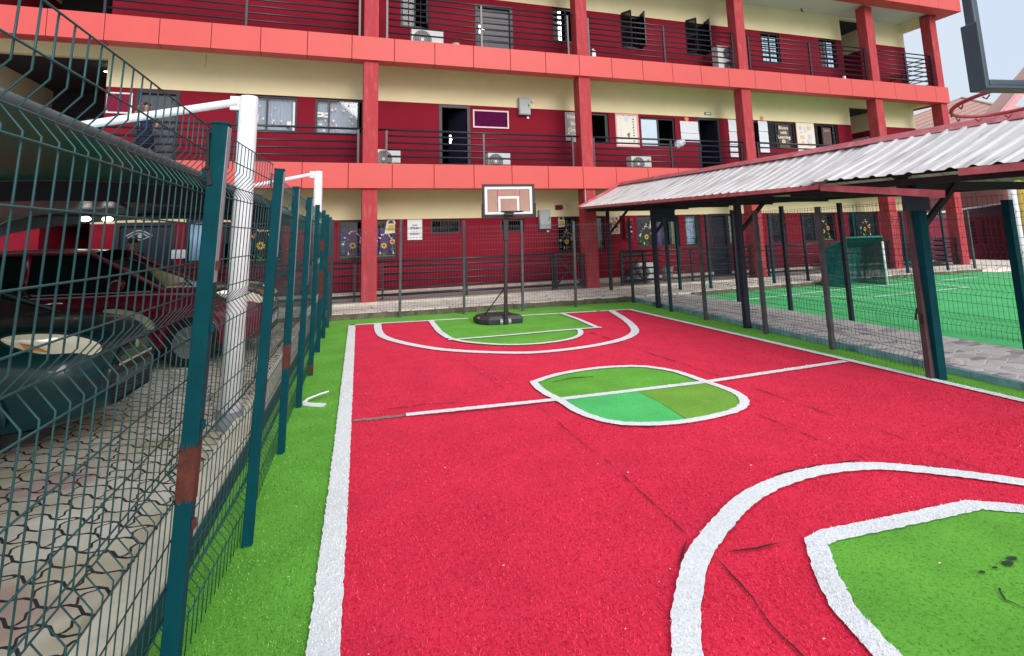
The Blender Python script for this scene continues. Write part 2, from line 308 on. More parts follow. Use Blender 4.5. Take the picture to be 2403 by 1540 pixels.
MAT = dict(
 pile_r=pile_mat('red_pile', (.50,.010,.036), (.80,.036,.088), (.86,.11,.17)), pile_g=pile_mat('green_pile', (.05,.20,.018), (.15,.43,.055), (.27,.56,.13)),
 pile_w=pile_mat('white_pile', (.66,.68,.71), (.82,.84,.86), (.90,.90,.91)), pile_e=pile_mat('emerald_pile', (.05,.36,.09), (.10,.56,.16), (.22,.68,.28)), pile_o=pile_mat('olive_pile', (.09,.22,.02), (.19,.40,.055), (.31,.50,.12)),
 band=M('coral_cladding', (.66,.100,.094), .45, .03, 1.2, spec=.25),
 band_gap=M('dark_joint', (.10,.012,.014), .9),
 column=M('red_column_paint', (.44,.048,.06), .85, .10, 3.0, .15, 40, stain=.35, stain_col=(.62,.2,.2), sscale=4, stretch=(3,3,.6)),
 wall_red=M('maroon_wall_paint', (.225,.011,.026), .85, .08, 1.5, .05, 60, spec=.12),
 wall_yel=M('cream_wall_paint', (.82,.72,.46), .8, .05, 1.2, .05, 60),
 ceil=M('white_ceiling', (.74,.72,.72), .9, .03, 2),
 conc=M('concrete', (.42,.40,.37), .9, .15, 5, .2, 40, stain=.5, stain_col=(.16,.14,.12)),
 plinth=M('cream_plinth_tile', (.62,.55,.46), .7, .12, 7, stain=.4, stain_col=(.35,.27,.2), sscale=3),
 floor=M('corridor_floor', (.45,.41,.38), .6, .1, 4),
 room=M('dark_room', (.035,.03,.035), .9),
 rail=M('charcoal_rail_paint', (.012,.013,.026), .30, .15, 20, spec=.55),
 dframe=M('dark_window_frame', (.02,.02,.03), .45, .1),
 dleaf=M('navy_door', (.014,.016,.035), .4, .1),
 dgrey=M('grey_door', (.075,.07,.095), .45, .12, 8),
 white=M('white_plastic', (.74,.75,.76), .45, .05, 6, stain=.25, stain_col=(.45,.42,.38)),
 grille=M('dark_fan_grille', (.11,.11,.125), .5),
 steelgrey=M('grey_cabinet_steel', (.33,.36,.38), .45, .06, 5, metal=.1),
 paper=M('white_paper', (.70,.72,.80), .85, .05, 10),
 cream=M('cream_board', (.78,.74,.66), .8, .04, 8),
 pink=M('pink_board_frame', (.72,.34,.38), .6, .05),
 whiteframe=M('pale_frame', (.76,.60,.60), .6, .05),
 maroonboard=M('maroon_board', (.20,.012,.045), .8, .2, 6, spec=.15),
 purpleboard=M('purple_board', (.085,.004,.05), .85, .2, 6, spec=.1),
 orange=M('orange_card', (.75,.30,.12), .8), peach=M('peach_card', (.78,.50,.36), .8), lilac=M('lilac_card', (.62,.60,.75), .8),
 yellow=M('yellow_card', (.62,.42,.06), .8, .15), teal_c=M('teal_card', (.02,.20,.20), .8, .15), rose=M('rose_card', (.60,.22,.22), .8, .15),
 ivory=M('ivory_card', (.76,.70,.62), .8), leafc=M('green_card', (.12,.20,.07), .8, .15), black=M('black_paint', (.01,.01,.012), .5, .1),
 brown=M('brown_banner', (.13,.085,.075), .8, .2, 5), greyban=M('grey_banner', (.34,.30,.31), .8, .12, 5),
 purple=M('purple_curtain', (.11,.012,.22), .85, .2, 8), violet=M('violet_panel', (.085,.010,.135), .8, .3, 3),
 ycurt=M('mustard_curtain', (.36,.24,.045), .85, .2, 8), wcurt=M('white_curtain', (.66,.68,.72), .85, .12, 6, stretch=(6,6,1)),
 bcurt=M('pale_blue_curtain', (.55,.66,.82), .85, .06, 6, stretch=(6,6,1)), pcurt=M('patterned_curtain', (.55,.62,.70), .85, .1, 6, stain=.9, stain_col=(.03,.09,.14), sscale=9),
 dbcurt=M('blue_curtain', (.05,.10,.30), .85, .25, 8),
 netcurt=M('grey_net_curtain', (.52,.50,.52), .9, .12, 5, stretch=(7,7,.8)),
 greenplate=M('green_plate', (.02,.17,.13), .5), signwhite=M('sign_white', (.78,.80,.84), .5, .03),
 firered=M('red_cabinet', (.33,.012,.035), .35, .08),
 glass=glass('window_glass'), glassdark=glass('dark_window_glass', (.35,.36,.42), .3), mirror=M('reflective_pane', (.62,.72,.80), .08, .03, 2, metal=.85),
 board_glass=glass('backboard_acrylic', (.97,.90,.86), .12, (.70,.46,.40), .50),
 clear_glass=glass('clear_acrylic', (.97,.98,1.0), .10),
 turf_g=turf('green_turf', (.14,.405,.05), (.05,.21,.02), .16), turf_r=turf('red_turf', (.76,.032,.080), (.46,.008,.032), .10),
 turf_w=turf('white_turf', (.82,.84,.86), (.66,.68,.71), .05), turf_e=turf('emerald_turf', (.10,.56,.16), (.05,.36,.09), .14), turf_o=turf('olive_turf', (.19,.40,.055), (.09,.23,.025), .16),
 turf_p=turf('pitch_turf', (.085,.46,.165), (.045,.31,.10), .14),
 seam=M('seam_gap', (.045,.012,.016), .95), gap=M('bare_strip', (.28,.24,.21), .9, .35, 20), smear=M('dark_smear', (.02,.05,.02), .9, .3, 10),
 teal=M('teal_fence_paint', (.001,.056,.074), .6, .14, 9, spec=.10), edge=M('skylit_post_side', (.30,.32,.35), .45, .15, 14), teal_dk=M('dark_teal_paint', (.006,.04,.055), .5, .15, 9),
 wire=M('teal_wire', (.008,.075,.080), .42, .15, 12, spec=.5), wire_far=M('grey_wire', (.10,.10,.12), .45, .2, 12, spec=.5), wire_dk=M('dark_wire', (.012,.035,.045), .45, .15, 12),
 rust=M('rust', (.095,.027,.020), .9, .4, 25, .3, 60), fpost_grey=M('weathered_post', (.07,.085,.095), .6, .3, 9, stain=.45, stain_col=(.10,.05,.035), sscale=7),
 tealpaint=M('teal_kerb_paint', (.22,.42,.46), .8, .3, 8, stain=.9, stain_col=(.04,.10,.12), sscale=3), tealdark=M('dark_teal_kerb', (.012,.06,.07), .8, .25, 8, stain=.6, stain_col=(.01,.02,.02)),
 kerb=M('beige_kerb', (.70,.63,.50), .85, .12, 6, stain=.4, stain_col=(.3,.24,.16)), mossy=M('mossy_kerb', (.14,.13,.09), .9, .4, 6, .3, 30, stain=.6, stain_col=(.02,.025,.015)),
 paver=paver('interlocking_pavers'),
 crazy=stone('crazy_paving', [(.70,.68,.67),(.56,.51,.53),(.76,.74,.72),(.42,.36,.41),(.80,.78,.76),(.64,.58,.58)], (.82,.80,.78), 6.0, (.75,1.6,1), .06),
 slate=stone('pale_stone_paving', [(.90,.84,.75),(.84,.78,.70),(.92,.87,.79),(.76,.66,.57),(.90,.84,.75)], (.24,.19,.16), 2.6, (.7,2.2,1), .03),
 ground=M('bare_ground', (.36,.33,.30), .95, .2, 2),
 roofsheet=M('weathered_roof_sheet', (.68,.65,.64), .6, .14, 3, stain=.75, stain_col=(.20,.17,.17), sscale=3.2, stretch=(.55,5,.55)),
 rooftrim=M('faded_red_trim', (.50,.12,.14), .6, .22, 5, stain=.6, stain_col=(.70,.30,.30), sscale=6),
 navy=M('navy_steel', (.010,.014,.032), .5, .2, 8), brownsteel=M('brown_steel', (.075,.055,.06), .55, .25, 6), darkwood=M('dark_timber', (.022,.02,.026), .8, .3, 6),
 polewhite=M('white_pole_paint', (.80,.81,.86), .4, .06, 5, stain=.25, stain_col=(.35,.33,.33), sscale=5), socket=M('pole_socket', (.20,.21,.24), .5, .3, 8, stain=.5, stain_col=(.05,.04,.03)),
 canopy_top=M('bleached_skylit_canopy', (.42,.60,.60), .45, .1, 2), canopy=fabric_mat('green_canopy_fabric', (.010,.26,.175), (.01,.30,.20)), canopy_grey=fabric_mat('grey_canopy_lining', (.24,.25,.235), (.26,.28,.26)), hem=M('dark_canopy_hem', (.07,.095,.10), .6, .2, 6),
 carg=M('dark_green_car_paint', (.002,.032,.038), .25, .1, 3, coat=.35, spec=.3), carr=M('wine_red_car_paint', (.16,.004,.022), .20, .1, 3, coat=.5, spec=.4),
 tyre=M('tyre_rubber', (.012,.012,.013), .9, .2, 30), rim=M('alloy_rim', (.42,.43,.45), .3, .1, 8, metal=.8), carglass=M('car_glass', (.006,.009,.010), .05, .1, 2, spec=.35), chrome=M('chrome', (.75,.75,.76), .12, .05, 3, metal=1.0),
 lamp=M('headlamp_lens', (.74,.72,.56), .12, .10, 9, spec=.7, coat=.8), amber=M('amber_lens', (.70,.28,.08), .2, .1), blacktrim=M('black_trim', (.012,.013,.015), .55, .1),
 hoopblack=M('black_hoop_plastic', (.018,.018,.022), .42, .15, 6), hoopbase=M('charcoal_base_plastic', (.035,.035,.042), .5, .2, 6), hoopwhite=M('backboard_white', (.74,.76,.78), .4, .04, 5), hoopred=M('rim_red', (.34,.045,.07), .35, .12, 8), pinktape=M('pink_tape', (.62,.16,.26), .5),
 hoopblue=M('slate_hoop_frame', (.045,.075,.10), .35, .15, 5),
 netsheet=net_mat(), netgreen=M('green_goal_net', (.012,.15,.15), .7, .2, 15),
 pinkseam=M('roof_lap', (.38,.20,.165), .7), pinkwall=M('pink_house_wall', (.62,.30,.27), .8, .06, 2), pinkroof=M('pink_roof_sheet', (.52,.30,.25), .6, .10, 4, stretch=(6,.6,1)), maroonwall=M('maroon_gable', (.14,.022,.04), .8, .1), redwall=M('dark_red_boundary_wall', (.22,.018,.045), .75, .12, 3), mauve=M('mauve_wall_top', (.16,.085,.11), .8, .1),
 yellowpole=M('yellow_pole_paint', (.55,.38,.06), .5, .15, 6), skin=M('skin', (.40,.20,.135), .5, .08, 20), hair=M('black_hair', (.012,.010,.010), .7, .2, 40),
 blueshirt=M('navy_shirt', (.015,.018,.075), .8, .2, 12), darkshirt=M('black_shirt', (.014,.016,.02), .8, .2, 12), trouser=M('dark_trousers', (.014,.016,.03), .85, .2, 10), skirt=M('navy_skirt', (.012,.014,.04), .85, .2, 10), shoe=M('black_shoe', (.012,.011,.011), .4),
 eye=M('eye_white', (.7,.68,.65), .3), foliage=M('dark_foliage', (.04,.075,.03), .8, .4, 20), plasticbag=M('white_bag', (.50,.49,.58), .6, .1, 9),
)
light_m = bpy.data.materials.new('lit_ceiling_lamp'); light_m.use_nodes = True
light_m.node_tree.nodes['Principled BSDF'].inputs['Emission Color'].default_value = (1, .97, .9, 1); light_m.node_tree.nodes['Principled BSDF'].inputs['Emission Strength'].default_value = 3.0
MAT['lit'] = light_m
# ================================================================ ground, court, paths
struct('ground', MB().poly([(-120,-60,-.03),(160,-60,-.03),(160,160,-.03),(-120,160,-.03)]), MAT['ground'])
struct('parking_pavement', MB().box(-9.5, -1.0, -4, 11.9, -.025, .03), MAT['paver'])
struct('green_turf', MB().poly([(-.86,-3,0),(6.12,-3,0),(6.12,11.55,0),(-.86,11.55,0)]), MAT['turf_g'])
# red playing surface with slightly uneven cut edges
def jag(pts, step=.03, amp=.004):
    o = []
    for a, b in zip(pts, pts[1:]+pts[:1]):
        a, b = Vector(a), Vector(b); L = (b-a).length; n = max(1, int(L/step)); d = (b-a)/max(L,1e-6); nn = Vector((-d.y, d.x))
        for i in range(n): o.append(a + (b-a)*(i/n) + nn*random.uniform(-amp, amp))
    return o
def sheet(name, pts, z, mat, step=.04, amp=.004):
    P = jag(pts, step, amp)
    return struct(name, MB().poly([(p.x, p.y, z) for p in P]), mat)
def smooth(pts, it=2):
    pts = [Vector(p) for p in pts]
    for _ in range(it):
        q = [pts[0]]
        for a, b in zip(pts, pts[1:]): q += [a*.75+b*.25, a*.25+b*.75]
        q.append(pts[-1]); pts = q
    return pts
def ribbon(mb, pts, w, z, step=.025, amp=.0045, closed=False, mi=0, taper=None):
    pts = [Vector(p) for p in pts]
    if closed: pts = pts + [pts[0]]
    res = []
    for a, b in zip(pts, pts[1:]):
        L = (b-a).length; n = max(1, int(L/step))
        for i in range(n): res.append(a+(b-a)*(i/n))
    res.append(pts[-1]); N = len(res)
    vs = []
    for i, p in enumerate(res):
        a = res[max(0,i-2)] if not closed else res[(i-2) % (N-1)]; b = res[min(N-1,i+2)] if not closed else res[(i+2) % (N-1)]
        d = (b-a).normalized(); n = Vector((-d.y, d.x)); ww = w if taper is None else w*taper(i/(N-1))
        l = p + n*(ww/2 + random.uniform(-amp, amp)); r = p - n*(ww/2 + random.uniform(-amp, amp))
        if closed and i == N-1: l = Vector(vs[0][:2]); r = Vector(vs[1][:2])
        vs += [(l.x, l.y, z), (r.x, r.y, z)]
    mb.add(vs, [(2*i, 2*i+1, 2*i+3, 2*i+2) for i in range(N-1)], mi)
    return mb
RED = [(-.13,-2.8),(-.15,10.78),(5.33,10.33),(5.70,3.7),(5.86,0.8),(5.9,-2.8)]
sheet('red_court_surface', RED, .004, MAT['turf_r'])
sheet('free_throw_area', [(1.28,10.66),(1.27,9.37),(1.33,8.73),(1.40,8.52),(1.56,8.22),(1.76,7.98),(2.01,7.82),(2.25,7.72),(2.51,7.70),(2.78,7.74),(3.0,7.82),(3.17,7.92),(3.29,8.06),(3.40,8.22),(3.46,8.45),(3.46,8.60),(3.83,8.62),(3.87,9.5),(3.85,10.45)], .008, MAT['turf_g'])
CIRC = smooth([(1.80,5.80),(1.78,5.45),(1.85,5.12),(1.88,4.70),(2.04,4.36),(2.33,4.23),(2.60,4.19),(2.92,4.22),(3.22,4.29),(3.42,4.44),(3.53,4.66),(3.54,4.90),(3.50,5.16),(3.48,5.45),(3.43,5.72),(3.21,6.02),(2.80,6.12),(2.42,6.09),(2.08,5.99),(1.80,5.80)], 1)
sheet('centre_circle_turf', [tuple(p) for p in CIRC[:-1]], .008, MAT['turf_g'])
sheet('centre_patch_emerald', [(1.86,5.12),(1.90,4.72),(2.04,4.40),(2.33,4.26),(2.66,4.23),(2.70,4.75),(2.68,5.13)], .012, MAT['turf_e'])
sheet('centre_patch_olive', [(2.685,5.13),(2.705,4.75),(2.67,4.23),(2.92,4.25),(3.2,4.31),(3.40,4.46),(3.50,4.66),(3.51,4.90),(3.48,5.13)], .012, MAT['turf_o'])
NK = [(1.80,.3),(1.84,1.5),(1.90,1.80),(1.96,2.03),(2.08,2.24),(2.24,2.46),(2.34,2.485),(3.01,2.475),(3.36,2.475),(3.56,2.36),(3.80,2.02),(3.92,1.5),(3.95,.3)]
sheet('near_key_turf', NK, .008, MAT['turf_g'])
ln = MB(); zL = .015
ribbon(ln, [(-.125,-2.8),(-.13,4),(-.17,10.84)], .125, zL)
ribbon(ln, [(-.22,10.80),(1.4,10.66)], .10, zL); ribbon(ln, [(1.38,10.66),(2.0,10.60)], .10, zL+.0015); ribbon(ln, [(2.95,10.52),(3.78,10.45),(4.62,10.40)], .10, zL); ribbon(ln, [(4.70,10.39),(5.40,10.33)], .10, zL)
ribbon(ln, [(5.33,10.37),(5.50,7.4),(5.70,3.7),(5.86,.8),(5.9,-2.8)], .10, zL+.001)
ribbon(ln, [(.40,5.20),(1.85,5.145),(3.50,5.16),(5.53,5.335)], .085, zL+.002)
ribbon(ln, [tuple(p) for p in CIRC[:-1]], .085, zL+.004, closed=True)
ribbon(ln, smooth([(.29,10.70),(.28,9.67),(.39,9.08),(.73,8.40),(1.17,7.79),(1.96,7.29),(2.33,7.18),(2.98,7.23),(3.63,7.46),(4.02,7.76),(4.31,8.15),(4.62,9.05),(4.92,10.36)]), .13, zL+.003)
ribbon(ln, [(1.28,10.62),(1.27,9.37),(1.33,8.73)], .10, zL+.005); ribbon(ln, [(1.30,8.56),(2.32,8.57),(3.08,8.62),(3.90,8.61)], .085, zL+.006); ribbon(ln, [(3.86,10.45),(3.88,9.6),(3.83,8.62)], .085, zL+.0075)
ribbon(ln, smooth([(1.33,8.73),(1.40,8.50),(1.56,8.22),(2.01,7.82),(2.51,7.70),(3.0,7.82),(3.29,8.06),(3.46,8.45),(3.46,8.60)]), .085, zL+.009)
ribbon(ln, smooth([(.93,-2),(.95,.3),(1.02,1.55),(1.19,2.04),(1.52,2.46),(1.70,2.62),(2.25,2.98),(2.79,3.11),(3.2,3.08),(3.46,2.96),(3.93,2.585),(4.3,2.1),(4.45,1.2),(4.45,-2)], 2), .115, zL+.003)
ribbon(ln, NK, .105, zL+.001)
struct('court_lines', ln, MAT['turf_w'])
cr = MB()
def crack(pts, w, dash=True):
    P = [Vector(p) for p in pts]; res = []
    for a, b in zip(P, P[1:]):
        n = max(2, int((b-a).length/.05))
        for i in range(n): res.append(a+(b-a)*(i/n) + Vector((random.uniform(-.006,.006), random.uniform(-.006,.006))))
    res.append(P[-1]); i = 0
    while i < len(res)-2:
        k = random.randint(3, 9) if dash else len(res)
        seg = res[i:i+k+1]
        if len(seg) >= 2: ribbon(cr, seg, w*random.uniform(.5, 1.3), .0135 + random.uniform(0,.0004), .03, .0015, taper=lambda t: .25+.75*math.sin(math.pi*min(1,max(0,t))))
        i += k + (random.randint(0, 2) if dash else 0)
crack([(1.60,5.05),(1.64,4.11),(1.68,3.55),(1.67,3.08),(1.67,2.77),(1.68,2.66)], .008)
crack([(3.81,4.82),(3.84,4.33),(3.87,3.84)], .016); crack([(3.31,4.17),(3.32,3.77),(3.34,3.48)], .010); crack([(3.36,3.23),(3.34,3.14)], .009)
crack([(3.92,3.53),(3.93,3.27)], .010); crack([(3.88,3.14),(3.89,2.93),(3.89,2.75)], .010); crack([(3.56,8.34),(3.63,7.49)], .018); crack([(3.64,6.71),(3.75,5.83),(3.78,5.22)], .013)
crack([(1.68,2.5),(1.66,2.26),(1.61,2.04),(1.6,1.5)], .009); crack([(1.77,2.52),(1.92,2.51),(2.07,2.51)], .012); crack([(.21,5.43),(.59,5.46),(.94,5.39)], .012)
crack([(1.3,7.2),(1.35,6.4),(1.45,5.7)], .006); crack([(.45,5.13),(1.2,5.09),(1.8,5.08)], .014, False); crack([(1.47,2.50),(1.60,2.64),(1.72,2.75)], .008)
crack([(2.6,3.15),(3.0,3.18),(3.3,3.15)], .016); crack([(3.5,3.02),(3.9,2.70)], .016); crack([(1.9,4.6),(2.1,4.27),(2.5,4.12)], .014)
struct('turf_seams', cr, MAT['seam'])
gp = MB(); ribbon(gp, [(-.06,5.215),(.40,5.20)], .055, .0125, amp=.008); struct('bare_joint_strip', gp, MAT['gap'])
sm = MB()
for (x, y, r) in ((2.93,2.04,.035),(2.99,2.06,.03),(2.75,2.03,.018),(2.84,2.035,.016)):
    sm.poly([(x+math.cos(k*.45)*r*random.uniform(.75,1.15), y+math.sin(k*.45)*r*random.uniform(.4,.6), .0165+.0003*k/14) for k in range(14)])
ribbon(sm, [(2.70,1.93),(2.64,1.87),(2.66,1.78)], .007, .0163); ribbon(sm, [(2.0,5.75),(2.25,5.83),(2.5,5.80)], .014, .0133)
struct('turf_smears', sm, MAT['smear'])
# kerbs and paved walks
struct('left_kerb', MB().box(-1.02, -.83, -4, 11.6, -.02, .12), MAT['kerb'])
struct('left_kerb_face', MB().box(-.827, -.805, -4, 11.6, -.02, .095), MAT['tealdark'])  # court-side face in a darker, stained teal paint
wk = MB().prism([(6.15,-3),(7.66,-3),(7.66,11.62),(6.15,11.62)], -.02, .075); struct('crazy_paved_path', wk, MAT['crazy'])
kf = MB()
for i in range(30):
    y = -3 + i*.49; kf.box(6.10+random.uniform(-.006,.006), 6.147, y+.003, y+.487, -.02, .075+random.uniform(-.008,.003))
struct('path_kerb', kf, MAT['tealpaint'])
FC = [(-9.5,11.62),(6.15,11.625),(7.66,11.66),(8.45,11.78),(11.0,12.1),(17.0,12.85),(19.3,12.95),(24,12.9),(24,16.4),(-9.5,14.5)]
struct('stone_forecourt', MB().prism(FC, -.02, .118), MAT['slate'])
fk = MB()
for i in range(38):
    x = -9 + i*.42
    if x < 5.9: fk.box(x+.004, x+.416, 11.545+random.uniform(-.01,.008), 11.616, -.02, .112+random.uniform(-.02,.0))
pk = [(7.68,11.62),(8.45,11.74),(11.0,12.06),(17.0,12.81),(19.2,12.90)]
for a, b in zip(pk, pk[1:]):
    a, b = Vector(a), Vector(b); n = int((b-a).length/.45)
    for i in range(n):
        p, q = a+(b-a)*(i/n+.002), a+(b-a)*((i+1)/n-.002); fk.bar((p.x,p.y,.05), (q.x,q.y,.05), .05+random.uniform(-.01,.01), .12+random.uniform(-.02,.01))
struct('stone_kerb', fk, MAT['mossy'])
struct('football_pitch', MB().poly([(7.68,-3,.02),(7.68,11.62,.02),(8.45,11.72,.02),(11,12.04,.02),(17,12.79,.02),(19.4,12.9,.02),(20.2,-3,.02)]), MAT['turf_p'])
pl = MB()
ribbon(pl, [(7.75,10.42),(8.3,10.50),(12.02,11.16),(15.08,11.46),(17.66,11.82)], .07, .026); ribbon(pl, [(17.66,11.86),(17.55,10.7),(17.5,3)], .07, .027)
ribbon(pl, [(9.35,10.72),(10.82,9.61)], .06, .027); ribbon(pl, [(10.78,9.60),(14.40,10.02)], .06, .028); ribbon(pl, [(14.36,9.99),(14.75,11.42)], .06, .029)
struct('pitch_lines', pl, MAT['turf_w'])
# turf pile near the camera: real fibres on every turf zone
import numpy as np
def inside(P, poly):
    x, y = P[:,0], P[:,1]; ins = np.zeros(len(P), bool); n = len(poly)
    for i in range(n):
        x1, y1 = poly[i][0], poly[i][1]; x2, y2 = poly[(i+1)%n][0], poly[(i+1)%n][1]
        if y1 == y2: continue
        c = ((y1 > y) != (y2 > y)) & (x < (x2-x1)*(y-y1)/(y2-y1)+x1); ins ^= c
    return ins
def near_line(P, pts, w, closed=False):
    d = np.full(len(P), 9.0); pts = [tuple(p) for p in pts]
    if closed: pts = pts + [pts[0]]
    for (ax, ay), (bx_, by_) in zip(pts, pts[1:]):
        vx, vy = bx_-ax, by_-ay; L2 = vx*vx+vy*vy+1e-9
        t = np.clip(((P[:,0]-ax)*vx+(P[:,1]-ay)*vy)/L2, 0, 1); d = np.minimum(d, np.hypot(P[:,0]-ax-t*vx, P[:,1]-ay-t*vy))
    return d < w/2
rng = np.random.default_rng(3)
def pile():
    Ps = []
    for (y0, y1, dens) in ((1.5,2.4,9000),(2.4,3.4,5200),(3.4,4.6,2600),(4.6,6.2,1200),(6.2,8.0,500)):
        n = int((5.9+.8)*(y1-y0)*dens); Ps.append(np.stack([rng.uniform(-.8,5.9,n), rng.uniform(y0,y1,n)], 1))
    P = np.concatenate(Ps)
    # keep what the lens can see (a generous wedge)
    P = P[(P[:,0] < P[:,1]*1.75+.6) & (P[:,0] > -.75)]
    arc = smooth([(.95,.3),(1.02,1.55),(1.19,2.04),(1.52,2.46),(1.70,2.62),(2.25,2.98),(2.79,3.11),(3.2,3.08),(3.46,2.96),(3.93,2.585),(4.3,2.1),(4.45,1.2)], 2)
    white = near_line(P, [(-.125,-2.8),(-.13,4),(-.17,10.84)], .125) | near_line(P, [tuple(p) for p in arc], .115) | near_line(P, NK, .105) | near_line(P, [(.40,5.20),(1.85,5.145),(3.50,5.16),(5.53,5.335)], .085) | near_line(P, [tuple(p) for p in CIRC[:-1]], .085, True) | near_line(P, [(5.33,10.37),(5.50,7.4),(5.70,3.7),(5.86,.8)], .10)
    circ = inside(P, [tuple(p) for p in CIRC[:-1]]); em = circ & (P[:,1] < 5.14) & (P[:,0] < 2.69); ol = circ & (P[:,1] < 5.14) & (P[:,0] >= 2.69)
    green = (~inside(P, RED)) | inside(P, NK) | (circ & (P[:,1] >= 5.14))
    seam = near_line(P, [(1.60,5.05),(1.64,4.11),(1.68,3.55),(1.67,3.08),(1.67,2.77),(1.68,2.66)], .012) | near_line(P, [(3.81,4.82),(3.84,4.33),(3.87,3.84)], .02) | near_line(P, [(-.06,5.215),(.40,5.20)], .055)
    zone = np.zeros(len(P), int); zone[green] = 1; zone[em] = 3; zone[ol] = 4; zone[white] = 2; keep = ~seam
    P, zone = P[keep], zone[keep]
    for zi, nm, mt in ((0,'red_turf_pile','pile_r'),(1,'green_turf_pile','pile_g'),(2,'white_turf_pile','pile_w'),(3,'emerald_turf_pile','pile_e'),(4,'olive_turf_pile','pile_o')):
        Q = P[zone == zi]; n = len(Q)
        if not n: continue
        a = rng.uniform(0, 2*np.pi, n); w = rng.uniform(.0016, .0030, n)*(1+.25*np.maximum(0, Q[:,1]-2)); h = rng.uniform(.005,.012,n); lean = rng.uniform(0,.011,n); la = rng.uniform(0, 2*np.pi, n)
        z0 = .016 if zi == 2 else (.001 if zi == 1 else .006)
        b1 = np.stack([Q[:,0]-np.cos(a)*w, Q[:,1]-np.sin(a)*w, np.full(n, z0)], 1); b2 = np.stack([Q[:,0]+np.cos(a)*w, Q[:,1]+np.sin(a)*w, np.full(n, z0)], 1)
        tp = np.stack([Q[:,0]+np.cos(la)*lean, Q[:,1]+np.sin(la)*lean, z0+h], 1)
        V = np.stack([b1,b2,tp], 1).reshape(-1,3).astype(np.float32)
        me = bpy.data.meshes.new(nm); me.vertices.add(3*n); me.vertices.foreach_set('co', V.ravel())
        me.loops.add(3*n); me.loops.foreach_set('vertex_index', np.arange(3*n, dtype=np.int32)); me.polygons.add(n)
        me.polygons.foreach_set('loop_start', np.arange(0,3*n,3,dtype=np.int32)); me.polygons.foreach_set('loop_total', np.full(n,3,np.int32))
        me.materials.append(MAT[mt]); me.update(); o = bpy.data.objects.new(nm, me); C.objects.link(o)
        tag(o, nm.replace('_',' ') + ' standing on the court carpet', 'turf', kind='stuff')
pile()
# ================================================================ school building (local frame: u along the front, d into the building, z up)
TB = 0.0492129; DC = 12.966
BX = Vector((math.cos(TB), math.sin(TB), 0)); BY = Vector((-math.sin(TB), math.cos(TB), 0))
def fac(u, d, z): return BX*u + BY*(DC+d) + Vector((0,0,z))
B = empty('school_building', BY*DC, TB, 'three storey maroon and cream school block with coral bands and open balconies', 'building')
def bp(name, mb, mats, parent=None, **k): return mb.build(name, mats, parent or B, **k)
DWALL = 1.13; UL, UR = -9.5, 20.87
FL = [dict(z=.17, b=2.08, c=3.10, top=2.77), dict(z=3.28, b=5.19, c=6.20, top=5.88), dict(z=6.40, b=8.37, c=9.28, top=9.2)]
# openings (u0,u1,z0,z1): cut out of the wall
win = {0: [(-3.22,-2.62,1.16,2.16),(-2.45,-1.15,1.08,2.06),(.12,1.55,1.10,2.07),(2.42,3.22,1.68,2.06),(4.34,5.02,1.68,2.03),(6.02,6.64,1.10,2.07),(7.13,7.50,1.12,2.06),(8.58,10.05,1.13,2.06),(10.28,10.77,1.12,2.07),(11.90,12.34,1.10,2.06),(13.62,14.20,1.10,2.07),(14.93,16.36,1.10,2.06),(16.95,18.36,1.15,2.07)],
       1: [(-2.31,-.92,4.27,5.18),(-.50,.69,4.25,5.18),(6.90,7.82,4.23,5.15),(8.92,10.16,4.17,5.10),(13.22,15.02,4.24,5.17),(15.86,16.96,4.27,5.17)],
       2: [(1.63,2.40,7.29,8.30),(6.09,7.02,7.28,8.35),(8.42,9.18,7.30,8.36),(10.81,11.61,7.28,8.36),(13.89,14.71,7.23,8.34),(16.51,17.32,7.25,8.36)]}
door = {0: [(-4.54,-3.46,.17,2.06),(11.21,11.84,.17,2.05)], 1: [(-4.34,-3.53,3.28,5.12),(2.70,3.48,3.28,5.13),(11.03,11.80,3.28,5.14)], 2: [(3.76,4.80,6.40,8.14)]}
hall = {0: [(-5.95,-5.06,.17,2.26)], 1: [(-7.4,-4.97,3.28,5.85),(17.60,19.34,3.28,5.86)], 2: [(-7.4,-4.97,6.40,8.9),(17.62,19.36,6.40,9.22)]}
def wall_cells(mb, u0, u1, z0, z1, holes, dep=.16):
    hs = [(max(a,u0),min(b,u1),max(c,z0),min(e,z1)) for a,b,c,e in holes if a < u1 and b > u0 and c < z1 and e > z0]
    us = sorted({u0,u1,*[h[0] for h in hs],*[h[1] for h in hs]}); zs = sorted({z0,z1,*[h[2] for h in hs],*[h[3] for h in hs]})
    for a, b in zip(us, us[1:]):
        for c, e in zip(zs, zs[1:]):
            if b-a < 1e-4 or e-c < 1e-4: continue
            mu, mz = (a+b)/2, (c+e)/2
            if any(h[0] < mu < h[1] and h[2] < mz < h[3] for h in hs): continue
            mb.poly([(a,DWALL,c),(b,DWALL,c),(b,DWALL,e),(a,DWALL,e)])
    for a, b, c, e in hs:
        mb.poly([(a,DWALL,c),(a,DWALL,e),(a,DWALL+dep,e),(a,DWALL+dep,c)]); mb.poly([(b,DWALL,e),(b,DWALL,c),(b,DWALL+dep,c),(b,DWALL+dep,e)])
        if c > z0+1e-3: mb.poly([(a,DWALL,c),(a,DWALL+dep,c),(b,DWALL+dep,c),(b,DWALL,c)])
        if e < z1-1e-3: mb.poly([(a,DWALL+dep,e),(a,DWALL,e),(b,DWALL,e),(b,DWALL+dep,e)])
lo, hi = MB(), MB()
for i, f in enumerate(FL):
    H = win[i]+door[i]+hall[i]
    wall_cells(lo, UL, UR, f['z'], f['b'], H); wall_cells(hi, UL, UR, f['b'], f['c'], H)
    lo.poly([(UR,DWALL,f['z']),(UR,9,f['z']),(UR,9,f['b']),(UR,DWALL,f['b'])]); hi.poly([(UR,DWALL,f['b']),(UR,9,f['b']),(UR,9,f['c']),(UR,DWALL,f['c'])])
